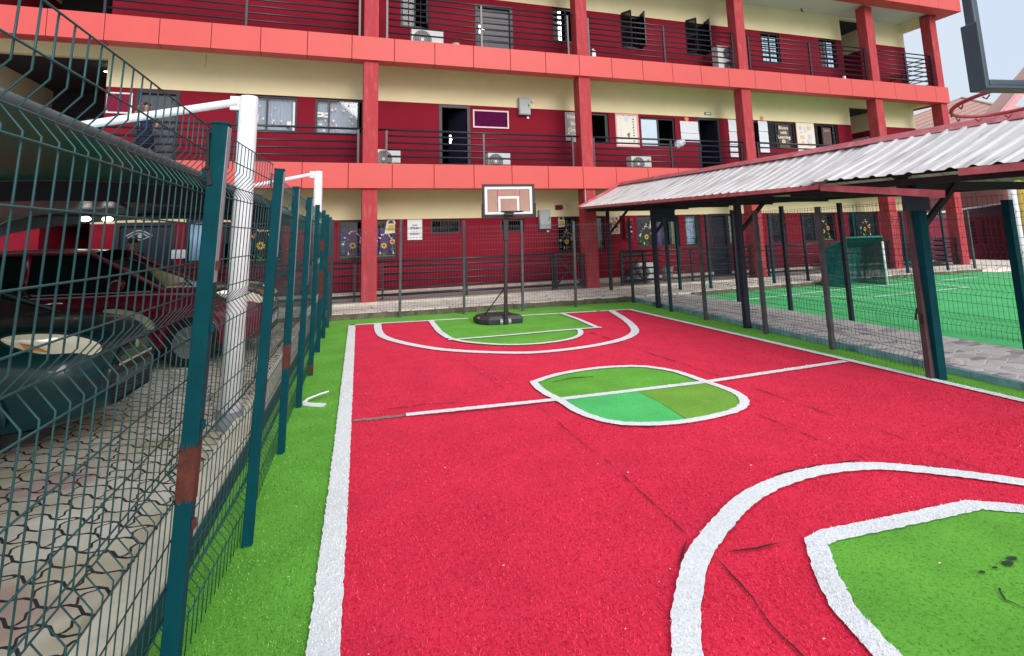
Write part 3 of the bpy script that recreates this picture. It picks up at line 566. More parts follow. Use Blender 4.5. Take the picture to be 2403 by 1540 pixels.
# passages: side walls, back wall
for i, hs in hall.items():
    f = FL[i]
    for a, b, c, e in hs:
        for u in (a, b):
            lo.poly([(u,DWALL+.16,c),(u,4.6,c),(u,4.6,min(f['b'],e)),(u,DWALL+.16,min(f['b'],e))])
            if e > f['b']: hi.poly([(u,DWALL+.16,f['b']),(u,4.6,f['b']),(u,4.6,e),(u,DWALL+.16,e)])
bp('lower_wall', lo, MAT['wall_red']); bp('upper_wall', hi, MAT['wall_yel'])
sk = MB()
rm = MB()
for i, f in enumerate(FL):
    segs = [UL] + sorted(x for h in hall[i] for x in h[:2]) + [UR]
    [rm.poly([(a,4.62,f['z']),(b,4.62,f['z']),(b,4.62,f['c']),(a,4.62,f['c'])]) for a, b in list(zip(segs[0::2], segs[1::2])) + [h[:2] for h in hall[i] if h[0] < 0]]
    for a, b in zip(segs[0::2], segs[1::2]):
        for u in (a+.03, b-.03): rm.poly([(u,DWALL+.17,f['z']),(u,4.6,f['z']),(u,4.6,f['c']),(u,DWALL+.17,f['c'])])
    for a, b, c, e in win[i]: rm.box(a-.3, a-.28, DWALL+.2, 3.0, f['z'], f['c']); rm.box(b+.28, b+.3, DWALL+.2, 3.0, f['z'], f['c'])
    for a, b, c, e in hall[i]:
        if e < f['c']-.05: rm.poly([(a,DWALL+.165,e),(b,DWALL+.165,e),(b,4.6,e),(a,4.6,e)])
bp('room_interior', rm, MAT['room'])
fl = MB()
for f in FL: fl.poly([(UL,.0,f['z']),(UR+.1,.0,f['z']),(UR+.1,4.6,f['z']),(UL,4.6,f['z'])])
bp('corridor_floor', fl, MAT['floor'])
pln = MB()
u = UL
while u < UR: pln.box(u+.002, u+.598, -.06, DWALL, .10, .168); u += .6
bp('plinth', pln, MAT['plinth'])
for a, b in ((UL,-5.97),(-5.04,-4.56),(-3.44,11.19),(11.86,UR)): sk.box(a, b, DWALL-.014, DWALL-.002, .172, .30)
bp('skirting', sk, MAT['plinth'])
ce = MB()
for z in (3.10, 6.20): ce.poly([(UL,.30,z),(UR+.1,.30,z),(UR+.1,4.6,z),(UL,4.6,z)])
bp('corridor_ceiling', ce, MAT['wall_yel'])
bp('roof_ceiling', MB().poly([(UL,-.12,9.28),(UR+.4,-.12,9.28),(UR+.4,4.6,9.28),(UL,4.6,9.28)]), MAT['ceil'])
# coral cladding bands, one-metre panels with open joints
def band(z0, z1, d0, uend, seam_off, name):
    m = MB(); u = math.floor(UL)+seam_off
    while u < uend-.02:
        v = min(u+1.0, uend)
        m.box(u+.006, v-.006, d0, d0+.03, z0, z1)
        m.box(u+.006, v-.006, d0+.0305, .30, z0, z0+.012)
        m.box(u+.006, v-.006, d0+.0305, .05, z1-.012, z1)
        u += 1.0
    m.box(uend-.006, uend+.02, d0, 1.6, z0, z1)
    bp(name, m, MAT['band'], bevel=.006)
    core = MB().box(UL, uend-.02, d0+.04, .28, z0+.02, z1-.02); bp(name+'_joint', core, MAT['band_gap'])
band(2.77, 3.36, -.08, 21.0, .30, 'cladding_band'); band(5.88, 6.465, -.08, 21.0, .34, 'cladding_band')
bp('edge_beam', MB().box(UL, 20.98, .302, .36, 2.80, 3.098).box(UL, 20.98, .302, .36, 5.92, 6.198), MAT['wall_yel'])
rf = MB(); u = -10.0+.3
while u < 21.4:
    v = min(u+1.0, 21.42); rf.box(u+.005, v-.005, -.60, -.57, 9.17, 10.1); rf.box(u+.005, v-.005, -.569, -.10, 9.17, 9.185); u += 1.0
rf.box(21.42, 21.45, -.60, 6, 9.17, 10.1); rf.box(20.98, 21.418, -.095, 6, 9.17, 9.185)
bp('roof_fascia', rf, MAT['band'], bevel=.006)
bp('roof_slab', MB().box(UL, 21.40, -.56, 6, 9.30, 9.9), MAT['conc'])
bp('end_beam', MB().box(20.68, 20.97, .36, 1.6, 8.95, 9.278).box(20.70, 20.97, .365, DWALL+.1, 5.95, 6.19).box(20.70, 20.97, .365, DWALL+.1, 2.85, 3.09), MAT['wall_yel'])
for u0, u1 in ((.62,.97),(6.33,6.68),(11.84,12.19),(17.45,17.80),(20.66,20.99)):
    m = MB().box(u0, u1, 0, .35, .12, 2.768).box(u0, u1, 0, .35, 3.362, 5.878).box(u0, u1, 0, .35, 6.467, 9.2)
    bp('column', m, MAT['column'], bevel=.012)
bp('drain_pipe', MB().tube([(6.36,-.03,2.76),(6.36,-.03,2.45),(6.38,-.03,2.3)], .018, 8), MAT['conc'])
lampring = MB().disc((-5.16,DWALL+.6,5.70), .09, 16, axis='z'); bp('ceiling_lamp', lampring, MAT['lit'])
bp('ceiling_hook', MB().tube([(15.6,.9,9.28),(15.6,.9,9.20),(15.64,.88,9.14)], .022, 6), MAT['blacktrim'])
bp('ceiling_wire', MB().tube([(-2.85,.45,5.9),(-2.84,.45,5.7),(-2.87,.45,5.62),(-2.83,.45,5.58)], .008, 5), MAT['ycurt'])
# railings
def railing(zs, top_z, top_r, base, posts, u0, u1, z0, name='railing', d=.13, rad=.025):
    m = MB().tube([(u0,d,top_z),(u1,d,top_z)], top_r, 8)
    pu = [min(posts), max(posts)]
    for z in zs: m.tube([(pu[0],d,z),(pu[1],d,z)], rad, 6)
    if base: m.tube([(pu[0] if z0 > 1 else u0,d,base[0]),(pu[1] if z0 > 1 else u1,d,base[0])], base[1], 6)
    r = bp(name, m, MAT['rail'], smooth=True)
    for p in posts: bp('post', MB().box(p-.024, p+.024, d-.024, d+.024, z0, top_z-.02), MAT['rail'], r)
    return r
bays = [((-4.75,-2.0,.52), -4.9, .62), ((1.18,3.62,6.12), .97, 6.33), ((6.76,9.25,11.75), 6.68, 11.84), ((12.38,14.88,17.35), 12.19, 17.45), ((17.92,19.3,20.6), 17.80, 20.66)]
for posts, u0, u1 in bays:
    railing([4.07,3.90,3.73,3.56], 4.215, .027, (3.40,.012), posts, u0, u1, 3.36)
    railing([7.53,7.37,7.20,7.04,6.87,6.69], 7.68, .024, None, posts, u0+.1, u1-.05, 6.46, rad=.022)
railing([.94,.77,.61,.45], 1.07, .034, (.29,.036), (-4.75,-2.0,.48), -4.9, .62, .12, rad=.025)
railing([.94,.77,.61,.45], 1.07, .032, (.29,.034), (1.11,3.12,5.40), .97, 5.42, .12, rad=.025)
railing([.94,.77,.61,.45], 1.07, .032, (.29,.034), (7.42,9.67,11.75), 7.42, 11.84, .12, rad=.025)
railing([.94,.77,.61,.45], 1.07, .032, (.29,.034), (12.38,14.88,17.35), 12.19, 17.45, .12)
railing([.94,.77,.61,.45], 1.07, .032, (.29,.034), (17.92,19.3,20.6), 17.80, 20.66, .12)
er = MB()
for z in (7.68,7.53,7.37,7.20,7.04,6.87,6.69): er.tube([(20.83,.36,z),(20.83,4.4,z)], .018, 6)
er.bar((20.83,1.0,6.7),(20.83,4.2,7.6),.03,.03).bar((20.83,4.2,6.7),(20.83,1.0,7.6),.03,.03)
bp('end_railing', er, MAT['rail'], smooth=True)
g = bp('gate', MB().box(5.45,5.53,.09,.17,.20,1.08).box(6.20,6.28,.09,.17,.20,1.08).box(5.535,6.195,.10,.16,1.02,1.08).box(5.535,6.195,.10,.16,.24,.31).bar((5.55,.115,1.0),(6.18,.115,.32),.03,.04).bar((5.55,.145,.32),(6.18,.145,1.0),.03,.04), MAT['rail'])
bp('gate', MB().box(7.46,7.54,.20,.28,.18,1.05).box(8.16,8.24,.20,.28,.18,1.05).box(7.545,8.155,.21,.27,.99,1.05).box(7.545,8.155,.21,.27,.20,.27).bar((7.55,.225,.98),(8.15,.225,.28),.03,.04).bar((7.55,.255,.28),(8.15,.255,.98),.03,.04), MAT['rail'])
# ---------------- windows and doors
def curtain_mb(u0, u1, z0, z1, d, waves=None, amp=.018):
    n = max(6, int((u1-u0)/.018)); k = waves or (u1-u0)/.075; m = MB(); vs = []
    for i in range(n+1):
        u = u0+(u1-u0)*i/n; ph = 2*math.pi*k*i/n
        vs += [(u, d+amp*math.sin(ph), z0), (u, d+amp*.6*math.sin(ph+.5), z1)]
    m.add(vs, [(2*i,2*i+2,2*i+3,2*i+1) for i in range(n)]); return m
def window(hole, mull=(), frame='dframe', fw_=.05, panes=None, curtains=(), bars=0, hbars=0, dpt=.05):
    a, b, c, e = hole; y0 = DWALL+dpt; m = MB()
    m.box(a, a+fw_, y0, y0+.06, c, e).box(b-fw_, b, y0, y0+.06, c, e).box(a+fw_, b-fw_, y0, y0+.06, e-fw_, e).box(a+fw_, b-fw_, y0, y0+.06, c, c+fw_)
    for x in mull: m.box(x-.02, x+.02, y0+.003, y0+.057, c+fw_, e-fw_)
    for i in range(bars):
        x = a+fw_+(b-a-2*fw_)*(i+1)/(bars+1); m.tube([(x,y0-.02,c+.01),(x,y0-.02,e-.01)], .007, 5)
    for i in range(hbars):
        z = c+fw_+(e-c-2*fw_)*(i+1)/(hbars+1); m.tube([(a+.01,y0-.03,z),(b-.01,y0-.03,z)], .007, 5)
    w = bp('window', m, MAT[frame])
    xs = [a+fw_]+list(mull)+[b-fw_]
    for k, (x0, x1) in enumerate(zip(xs, xs[1:])):
        g = (panes[k] if panes else 'glassdark')
        if g: bp('pane', MB().box(x0, x1, y0+.025, y0+.031, c+fw_, e-fw_), MAT[g], w)
    for (x0, x1, z0, z1, mt) in curtains: bp('curtain', curtain_mb(x0, x1, z0, z1, y0+.13), MAT[mt], w, smooth=True)
    return w
def flowers(w, u0, z0, sc, kind=0, d=.0):
    """paper flowers and hearts stuck on the inside of a pane"""
    y = DWALL+.07; mats = ['yellow','black','teal_c','ivory','rose','leafc','orange','white']
    rnd = random.Random(int(u0*100)+kind)
    MM = [MAT[k] for k in mats]
    def fl(x, z, r, mi):
        m = MB()
        m.tube([(x,y-.002,z-r*4.2),(x,y-.002,z-r)], .012*sc, 5, 5)
        m.poly([(x+math.cos(a)*r*(1.0+.14*math.sin(a*8)), y-.006, z+math.sin(a)*r*(1.0+.14*math.sin(a*8))) for a in [2*math.pi*i/40 for i in range(40)]], mi)
        m.disc((x,y-.012,z), r*.38, 12, 1 if mi != 2 else 7)
        for s in (-1,1): m.poly([(x,y-.003,z-r*3.6),(x+s*r*.9,y-.003,z-r*2.7),(x+s*r*.5,y-.003,z-r*2.4)], 5)
        bp('paper_flower', m, MM, w)
    fl(u0+.42*sc, z0+.42*sc, .105*sc, 0); fl(u0+.10*sc, z0+.48*sc, .085*sc, 2); fl(u0+.74*sc, z0+.56*sc, .10*sc, 6)
    for i in range(15):
        t = i/14; x = u0+(.16+.62*t+rnd.uniform(-.05,.05))*sc; z = z0+(.58+.34*math.sin(math.pi*t)+rnd.uniform(-.10,.06))*sc; r = rnd.uniform(.026,.04)*sc; mi = rnd.choice((3,3,4,4,7,6))
        MB().poly([(x,y-.008,z-r*1.2),(x+r,y-.008,z+r*.1),(x+r*.55,y-.008,z+r),(x,y-.008,z+r*.55),(x-r*.55,y-.008,z+r),(x-r,y-.008,z+r*.1)]).build('paper_heart', MM[mi], w)
    for i in range(2): x = u0+(.28+.5*i)*sc; MB().poly([(x-.035*sc,y-.009,z0+.10*sc),(x+.04*sc,y-.009,z0+.10*sc),(x,y-.009,z0+.22*sc)]).build('paper_triangle', MM[3], w)
    MB().box(u0, u0+.95*sc, y-.006, y-.002, z0, z0+.05*sc).build('paper_grass', MM[5], w)
def padlock(w, x, z, s):
    y = DWALL+.062; m = MB(); pts = []
    for i in range(15): a = math.pi*i/14; pts.append((x+math.cos(a)*.10*s, y, z+.10*s+math.sin(a)*.13*s))
    m.tube(pts, .028*s, 6, 0); m.poly([(x-.17*s,y-.01,z-.16*s),(x+.13*s,y-.01,z-.13*s),(x+.14*s,y-.01,z+.12*s),(x-.12*s,y-.01,z+.12*s)], 0); m.poly([(x-.10*s,y-.014,z-.08*s),(x+.10*s,y-.014,z-.08*s),(x+.09*s,y-.014,z+.08*s),(x-.07*s,y-.014,z+.08*s)], 1)
    return bp('paper_padlock', m, [MAT['ivory'], MAT['yellow']], w)
W0, W1, W2 = win[0], win[1], win[2]
window(W0[0], (), curtains=[(-3.16,-2.68,1.2,2.12,'bcurt')], panes=['glass'])
w = window(W0[1], (-1.75,), curtains=[]); flowers(w, -2.0, 1.15, .85)
w = window(W0[2], (.85,), panes=['glass','glass'], curtains=[]); bp('display_cloth', MB().box(.18,1.49,DWALL+.13,DWALL+.14,1.14,1.86), MAT['violet'], w); flowers(w, .16, 1.14, .72); flowers(w, .95, 1.14, .66, 1); padlock(w, 1.40, 1.86, .95)
window(W0[3], (), bars=9, hbars=1); window(W0[4], (), bars=8, hbars=1)
w = window(W0[5], ()); flowers(w, 6.06, 1.12, .60); padlock(w, 6.16, 1.90, .8)
w = window(W0[6], (), curtains=[(7.17,7.28,1.15,2.02,'purple'),(7.36,7.41,1.15,2.02,'ycurt')], panes=['glass'])
w = window(W0[7], (9.30,), curtains=[(9.36,9.52,1.15,2.02,'purple'),(9.90,9.99,1.15,2.02,'ycurt')], panes=['glass','glass']); flowers(w, 8.64, 1.15, .68); padlock(w, 9.16, 1.82, .7)
window(W0[8], (), curtains=[(10.30,10.75,1.13,2.06,'pcurt')], panes=['glass'])
window(W0[9], (), curtains=[(11.95,12.29,1.13,2.03,'ycurt')], panes=['glass'])
window(W0[10], (), curtains=[(13.67,14.15,1.13,2.05,'pcurt')], panes=['glass'])
w = window(W0[11], (15.5,), curtains=[(15.05,15.42,1.13,2.03,'purple')], panes=['glass','glass']); flowers(w, 15.56, 1.15, .70)
w = window(W0[12], (17.4,), curtains=[(17.0,17.3,1.18,2.04,'dbcurt')], panes=['glass','glassdark']); flowers(w, 17.5, 1.2, .65)
# first upper storey
w = window(W1[0], (-1.61,), curtains=[(-2.26,-.97,4.31,5.14,'netcurt')], panes=['glass','glass'])
dec = MB(); rr = random.Random(4)
def bits(m, u0, u1, z0, z1, n, rr, y=DWALL+.068):
    for i in range(n):
        x, z, r = rr.uniform(u0,u1), rr.uniform(z0,z1), rr.uniform(.018,.038); mi = rr.choice((0,0,1,2,3)); k = rr.choice((3,4,5,7)); a0 = rr.uniform(0,6)
        m.poly([(x+math.cos(a0+2*math.pi*j/k)*r, y-rr.uniform(0,.004), z+math.sin(a0+2*math.pi*j/k)*r) for j in range(k)], mi)
bits(dec, -2.2, -1.0, 4.4, 5.1, 11, rr); dec.box(-1.02,-.97,DWALL+.06,DWALL+.07,4.32,5.05,0); dec.box(-1.15,-1.05,DWALL+.06,DWALL+.068,4.42,4.55,0); dec.box(-2.0,-1.80,DWALL+.06,DWALL+.068,4.50,4.70,0)
bp('paper_cutouts', dec, [MAT[k] for k in ('white','ivory','yellow','lilac')], w)
w = window(W1[1], (-.16,.56), curtains=[(-.44,.52,4.29,5.12,'netcurt')], panes=['glass','glass',None])
dec = MB(); bits(dec, -.42, .5, 4.32, 5.08, 26, rr)
for z in (4.78, 4.70): dec.box(-.44,-.30,DWALL+.06,DWALL+.068,z,z+.045,0); dec.box(-.28,-.19,DWALL+.06,DWALL+.068,z-.01,z+.035,0)
bp('paper_cutouts', dec, [MAT[k] for k in ('white','ivory','yellow','rose')], w)
for (u, z, s) in ((-.43,4.68,'Read and'),(-.43,4.56,'grow')): pass
window(W1[2], (7.74,), panes=[None,'glassdark'])
w = window(W1[3], (9.57,), panes=['mirror',None])
w = window(W1[4], (13.42,14.22,), panes=['glassdark','glassdark','glass'], curtains=[(14.08,14.18,4.28,5.1,'ycurt')])
w5 = w
def banner(w, u0, u1, z0, z1, mt, lines, tm, y=None):
    y = y or DWALL+.066
    b = bp('banner', MB().box(u0,u1,y-.006,y,z0,z1), MAT[mt], w)
    n = len(lines); 
    for i, s in enumerate(lines): text_mesh(s, (u1-u0)*.34, MAT[tm], 'lettering', b, ((u0+u1)/2, y-.010, z1-(.13+.20*i)*(z1-z0)), bold=.004)
    return b
b5 = banner(w5, 14.32, 14.78, 4.28, 5.08, 'brown', ['Bloom','with','Learning'], 'ivory')
bp('sunflower_print', MB().disc((14.52,DWALL+.057,4.50),.075,14,0).disc((14.52,DWALL+.055,4.50),.03,10,1), [MAT['ivory'],MAT['ycurt']], b5)
w6 = window(W1[5], (16.27,), panes=['glassdark','glass'], curtains=[(15.97,16.10,4.3,5.0,'ycurt')])
b6 = banner(w6, 16.31, 16.68, 4.32, 5.06, 'brown', ['Learn'], 'greyban')
# upper storey windows: casements opened outwards
def casement(hole, panes, leaves, white=0, bars=3):
    a, b, c, e = hole
    w = window(hole, ((a+b)/2,), panes=panes, bars=bars, fw_=.06)
    for s, ang in leaves:
        hx = a+.03 if s < 0 else b-.03; L = (b-a)*.48; dx = -s*math.cos(ang)*L; dy = -math.sin(ang)*L
        m = MB(); p0 = Vector((hx, DWALL+.03, 0)); dirv = Vector((dx, dy, 0)); z0, z1 = c+.02, e+.07
        for t0, t1 in ((0,.10),(.90,1)): q0, q1 = p0+dirv*t0, p0+dirv*t1; m.bar((q0.x,q0.y,(z0+z1)/2),(q1.x,q1.y,(z0+z1)/2), .03, z1-z0)
        for z in (z0+.03, (z0+z1)/2, z1-.03): q0, q1 = p0+dirv*.10, p0+dirv*.90; m.bar((q0.x,q0.y,z),(q1.x,q1.y,z), .028, .06)
        lf = bp('casement_leaf', m, MAT['dframe'], w)
        q0, q1 = p0+dirv*.1, p0+dirv*.9
        bp('leaf_pane', MB().bar((q0.x,q0.y,(z0+z1)/2),(q1.x,q1.y,(z0+z1)/2), .005, z1-z0-.1), MAT['glassdark'], lf)
    return w
def white_lights(w, a, b, c, e, nx, nz, groups=1):
    gw = (b-a)/groups
    for g_ in range(groups):
        m = MB()
        for i in range(nx):
            for j in range(nz):
                x0 = a+g_*gw+.03+(gw-.06)*i/nx; x1 = x0+(gw-.06)/nx-.018; z0 = c+(e-c)*j/nz; z1 = z0+(e-c)/nz-.045
                m.box(x0, x1, DWALL+.04, DWALL+.046, z0, z1)
        bp('bright_pane', m, MAT['mirror'], w)
casement(W2[0], ['glassdark',None], [(1,1.35)])
w = casement(W2[1], [None,None], []); white_lights(w, 6.12, 6.45, 7.34, 8.30, 2, 6)
casement(W2[2], [None,None], [(-1,1.0),(1,1.40)])
w = casement(W2[3], [None,None], [(-1,1.0),(1,1.40)])
w = window(W2[4], (14.3,), panes=[None,None], bars=0, fw_=.05); white_lights(w, 13.93, 14.60, 7.30, 8.24, 2, 6, 2)
w = window(W2[5], (16.9,), panes=[None,None], bars=0, fw_=.05); white_lights(w, 16.55, 17.20, 7.30, 8.28, 2, 6, 2)
# doors
def door_(hole, leaf='dgrey', opening=0.0, double=False, panels=True, handle=1):
    a, b, c, e = hole; fr = MB(); y = DWALL-.012
    fr.box(a-.04, a+.04, y, y+.14, c, e+.04).box(b-.04, b+.04, y, y+.14, c, e+.04).box(a+.04, b-.04, y, y+.14, e-.04, e+.04)
    d = bp('door', fr, MAT['dframe'])
    L = b-a-.08; hx = b-.04
    ca, sa = math.cos(opening), math.sin(opening)
    m = MB(); p, q = Vector((hx, DWALL+.09, 0)), Vector((hx-ca*L, DWALL+.09+sa*L, 0)); zc = (c+e-.04)/2; H = e-.05-c
    m.bar((p.x,p.y,zc),(q.x,q.y,zc), .04, H-.01)
    if panels and opening == 0:
        nz = 5
        for k in range(nz): z0 = c+.12+(H-.2)*k/nz; m.box(a+.10, b-.10, DWALL+.055, DWALL+.069, z0+.03, z0+(H-.2)/nz-.03)
    lf = bp('door_leaf', m, MAT[leaf], d)
    h = q*.93+p*.07 if handle else p*.5+q*.5
    bp('handle', MB().box(h.x-.03,h.x+.03,h.y-.065,h.y-.035,c+.92,c+1.16).box(h.x-.02,h.x+.12,h.y-.10,h.y-.07,c+1.02,c+1.05), MAT['chrome'], lf)
    return d
d0 = door_(door[0][0], 'dleaf', 0, panels=False)
eyem = MB()   # relief in the shape of an eye on the dark door
def lens(m, x, z, w_, h_, th, y=DWALL+.055):
    pts = [(x-w_+2*w_*i/24, y, z+h_*math.sin(math.pi*i/24)**1.3) for i in range(25)]; m.tube(pts, th, 6)
lens(eyem, -4.14, 1.80, .26, .12, .018); lens(eyem, -4.14, 1.76, .22, .10, .014); lens(eyem, -4.12, 1.765, .15, -.055, .013)
eyem.disc((-4.12,DWALL+.06,1.80), .05, 14)
bp('door_relief', eyem, MAT['steelgrey'], d0, smooth=False)
door_(door[0][1], 'dleaf', 0)
door_(door[1][0], 'dgrey', 0); door_(door[1][1], 'dleaf', 1.0); door_(door[1][2], 'dleaf', 1.35)
door_(door[2][0], 'dgrey', 0, handle=1)

# ---------------- things on the building
def on(name, u, d, z, label, cat, group=None): return empty(name, fac(u,d,z), TB, label, cat, group)
def single(name, mb, mats, u, d, z, label, cat, group=None, **k):
    o = mb.build(name, mats, None, fac(u,d,z), TB, **k); return tag(o, label, cat, group)
def ac_unit(u, d, z, w, h, label, fans=1, emblem=False):
    t = on('air_conditioner', u, d, z, label, 'air conditioner', 'outdoor air conditioner units on the balconies')
    MB().box(-w/2, w/2, -.14, .14, .04, h).box(-w/2+.06,-w/2+.14,-.12,.12,0,.039).box(w/2-.14,w/2-.06,-.12,.12,0,.039).build('casing', MAT['white'], t, bevel=.012)
    for k in range(fans):
        cx = -w*.16 if fans == 1 else 0; cz = h*.52 if fans == 1 else h*(.28+.46*k); r = min(h*.42, w*.34) if fans == 1 else h*.20
        g = MB().disc((cx,-.1425,cz), r, 24)
        g.build('fan_grille', MAT['grille'], t)
        s = MB()
        for q in (.35,.6,.85,1.0): s.tube([(cx+math.cos(2*math.pi*i/20)*r*q,-.15,cz+math.sin(2*math.pi*i/20)*r*q) for i in range(20)], .004, 4, closed=True)
        for i in range(14): a = 2*math.pi*i/14; s.tube([(cx+math.cos(a)*r*.2,-.149,cz+math.sin(a)*r*.2),(cx+math.cos(a)*r,-.149,cz+math.sin(a)*r)], .003, 4)
        s.disc((cx,-.152,cz), r*.2, 14)
        s.build('fan_guard', MAT['white'] if fans == 1 else MAT['steelgrey'], t)
    if emblem: MB().disc((w*.34,-.1435,h*.72), .045, 16).build('emblem', MAT['rose'], t)
    return t
ac_unit(1.24, .55, 3.28, .62, .50, 'white air conditioner half behind the left column on the middle balcony')
ac_unit(4.12, .55, 3.28, .62, .48, 'white air conditioner below the purple board on the middle balcony')
ac_unit(8.42, .55, 3.28, .66, .48, 'white air conditioner with pink round emblem below the cream poster', emblem=True)
ac_unit(2.24, .55, 6.40, .84, .58, 'wide white air conditioner beside the top floor door', emblem=False)
ac_unit(11.82, .55, 6.42, .80, .95, 'tall two fan air conditioner on the top balcony', fans=2)
ac_unit(8.40, .62, .17, .58, .56, 'low white air conditioner behind the ground floor railing gate')
ac_unit(15.62, .62, .17, .70, .56, 'white air conditioner behind the small goal at ground floor')
def cabinet(u, z, w, h, label):
    t = on('electrical_panel', u, DWALL-.07, z, label, 'electrical panel')
    MB().box(-w/2,w/2,-.06,.069,0,h).build('cabinet', MAT['steelgrey'], t, bevel=.006)
    MB().box(-w/2+.02,w/2-.02,-.074,-.062,.02,h-.05).build('cabinet_door', MAT['steelgrey'], t, bevel=.004)
    MB().box(w/2-.07,w/2-.05,-.085,-.075,h*.45,h*.62).build('handle', MAT['blacktrim'], t)
    return t
cabinet(5.10, 4.97, .34, .49, 'grey steel electrical panel across the colour line on the middle floor wall')
cabinet(5.60, 1.74, .34, .53, 'grey steel electrical panel on the ground floor wall behind the far hoop')
def wallbox(name, u, z, w, h, dep, mt, label, cat): return single(name, MB().box(-w/2,w/2,-dep,0,-h/2,h/2), MAT[mt], u, DWALL-.004, z, label, cat, bevel=.006)
wallbox('wall_switch', 5.22, 4.91, .07, .07, .03, 'white', 'small white switch under the middle floor electrical panel', 'switch')
wallbox('wall_switch', 5.71, 1.68, .06, .06, .03, 'white', 'small white switch under the ground floor electrical panel', 'switch')
wallbox('bulkhead_light', 6.07, 2.34, .20, .13, .06, 'maroonboard', 'rectangular maroon bulkhead light over the flowered window', 'light')
def roundbox(u, z, r, label): return single('round_fitting', MB().tube([(0,0,0),(0,-.05,0)], r, 16), MAT['cream'], u, DWALL-.004, z, label, 'light fitting')
roundbox(5.39, 5.40, .05, 'small round white fitting beside the middle floor electrical panel'); roundbox(6.25, 2.35, .045, 'small round fitting beside the maroon bulkhead light')
def board(name, u0, u1, z0, z1, fill, frame, label, cat, fwid=.04, dep=.03):
    t = on(name, (u0+u1)/2, DWALL-.004, z0, label, cat); w, h = (u1-u0)/2, z1-z0
    MB().box(-w,w,-dep*.6,0,.0,h).build('panel', MAT[fill], t)
    if frame:
        MB().box(-w,-w+fwid,-dep,-dep*.6-.001,0,h).box(w-fwid,w,-dep,-dep*.6-.001,0,h).box(-w+fwid,w-fwid,-dep,-dep*.6-.001,h-fwid,h).box(-w+fwid,w-fwid,-dep,-dep*.6-.001,0,fwid).build('frame', MAT[frame], t)
    return t, w, h
board('notice_board', -4.93, -4.43, 4.57, 5.06, 'maroonboard', 'white', 'square maroon notice board with white frame beside the grey door', 'notice board', .035)
board('notice_board', 3.60, 4.64, 4.56, 5.07, 'purpleboard', 'whiteframe', 'wide purple notice board with pale frame beside the open door', 'notice board', .04)
t, w, h = board('poster', 8.03, 8.83, 4.14, 5.17, 'cream', 'pink', 'tall cream learning poster with pink border and faint shape pictures', 'poster', .05)
m = MB(); rr = random.Random(9)
for i in range(9):
    z = h-.16-.085*i; m.poly([(.22+math.cos(2*math.pi*j/7)*.032,-.020,z+math.sin(2*math.pi*j/7)*.022*rr.uniform(.6,1.3)) for j in range(7)], 1 if i % 3 else 0)
    m.poly([(-.22+math.cos(2*math.pi*j/6)*.032,-.020,z+math.sin(2*math.pi*j/6)*.022) for j in range(6)], 2)
m.poly([(-.08,-.020,h-.12),(.06,-.020,h-.10),(.05,-.020,h-.22),(-.04,-.020,h-.26)], 3); m.poly([(-.02,-.020,h-.62),(.09,-.020,h-.58),(.07,-.020,h-.75),(.0,-.020,h-.70)], 4)
m.box(-.12,-.09,-.022,-.019,h-.07,h-.03,0); m.box(.07,.10,-.022,-.019,h-.07,h-.03,0)
m.build('printed_shapes', [MAT[k] for k in ('black','brown','lilac','bcurt','leafc')], t)
def paperpack(u, z1, specs, label, cat='papers', dep=DWALL-.01):
    m = MB()
    for (x0, x1, za, zb) in specs:
        n = 5; vs = []
        for i in range(n+1):
            z = za+(zb-za)*i/n; bow = -.012*math.sin(math.pi*i/n) - (.02 if i == 0 else 0); vs += [(x0, bow-.004, z), (x1, bow-.006, z)]
        m.add(vs, [(2*i,2*i+1,2*i+3,2*i+2) for i in range(n)])
    return single('wall_paper_sheets', m, MAT['paper'], u, dep, z1, label, cat)
paperpack(10.68, 4.36, [(-.34,.33,.29,.67),(-.335,.345,.0,.285)], 'pair of white paper sheets pinned left of the dark open doorway')
paperpack(12.35, 3.90, [(-.15,.16,.86,1.26),(-.15,.16,.43,.85),(-.16,.15,0,.42)], 'long strip of white papers left of the third balcony column')
paperpack(13.60, 4.07, [(-.19,.19,.74,1.09),(-.19,.19,.37,.73),(-.19,.19,0,.36)], 'long strip of white papers right of the third balcony column', dep=DWALL-.02)
def star(u, z, r, label, k=5):
    m = MB().poly([(math.cos(math.pi*i/k+math.pi/2)*(r if i % 2 == 0 else r*.62),-.006,math.sin(math.pi*i/k+math.pi/2)*(r if i % 2 == 0 else r*.62)) for i in range(2*k)])
    return single('paper_cutout', m, MAT['orange'], u, DWALL-.012, z, label, 'paper decoration')
star(10.60, 5.10, .10, 'orange paper star above the pinned white sheets'); star(13.60, 5.26, .09, 'orange paper flower above the long white papers', 7)
t, w, h = board('notice_board', 15.04, 15.83, 4.14, 5.17, 'cream', None, 'cream notice board with peach and lilac cards between two dark windows', 'notice board')
for (x, z, a, b, k) in ((-.22,.85,.11,.12,0),(.17,.85,.16,.12,0),(-.2,.70,.10,.08,1),(.0,.78,.09,.16,1),(-.16,.53,.19,.12,0),(.17,.55,.16,.16,1),(.10,.40,.14,.10,1),(-.16,.33,.10,.13,0),(.14,.28,.14,.12,0),(-.1,.10,.10,.06,2)): MB().box(x-a/2,x+a/2,-.026,-.019,z-b/2,z+b/2).build('card', MAT[('peach','lilac','rose')[k]], t)

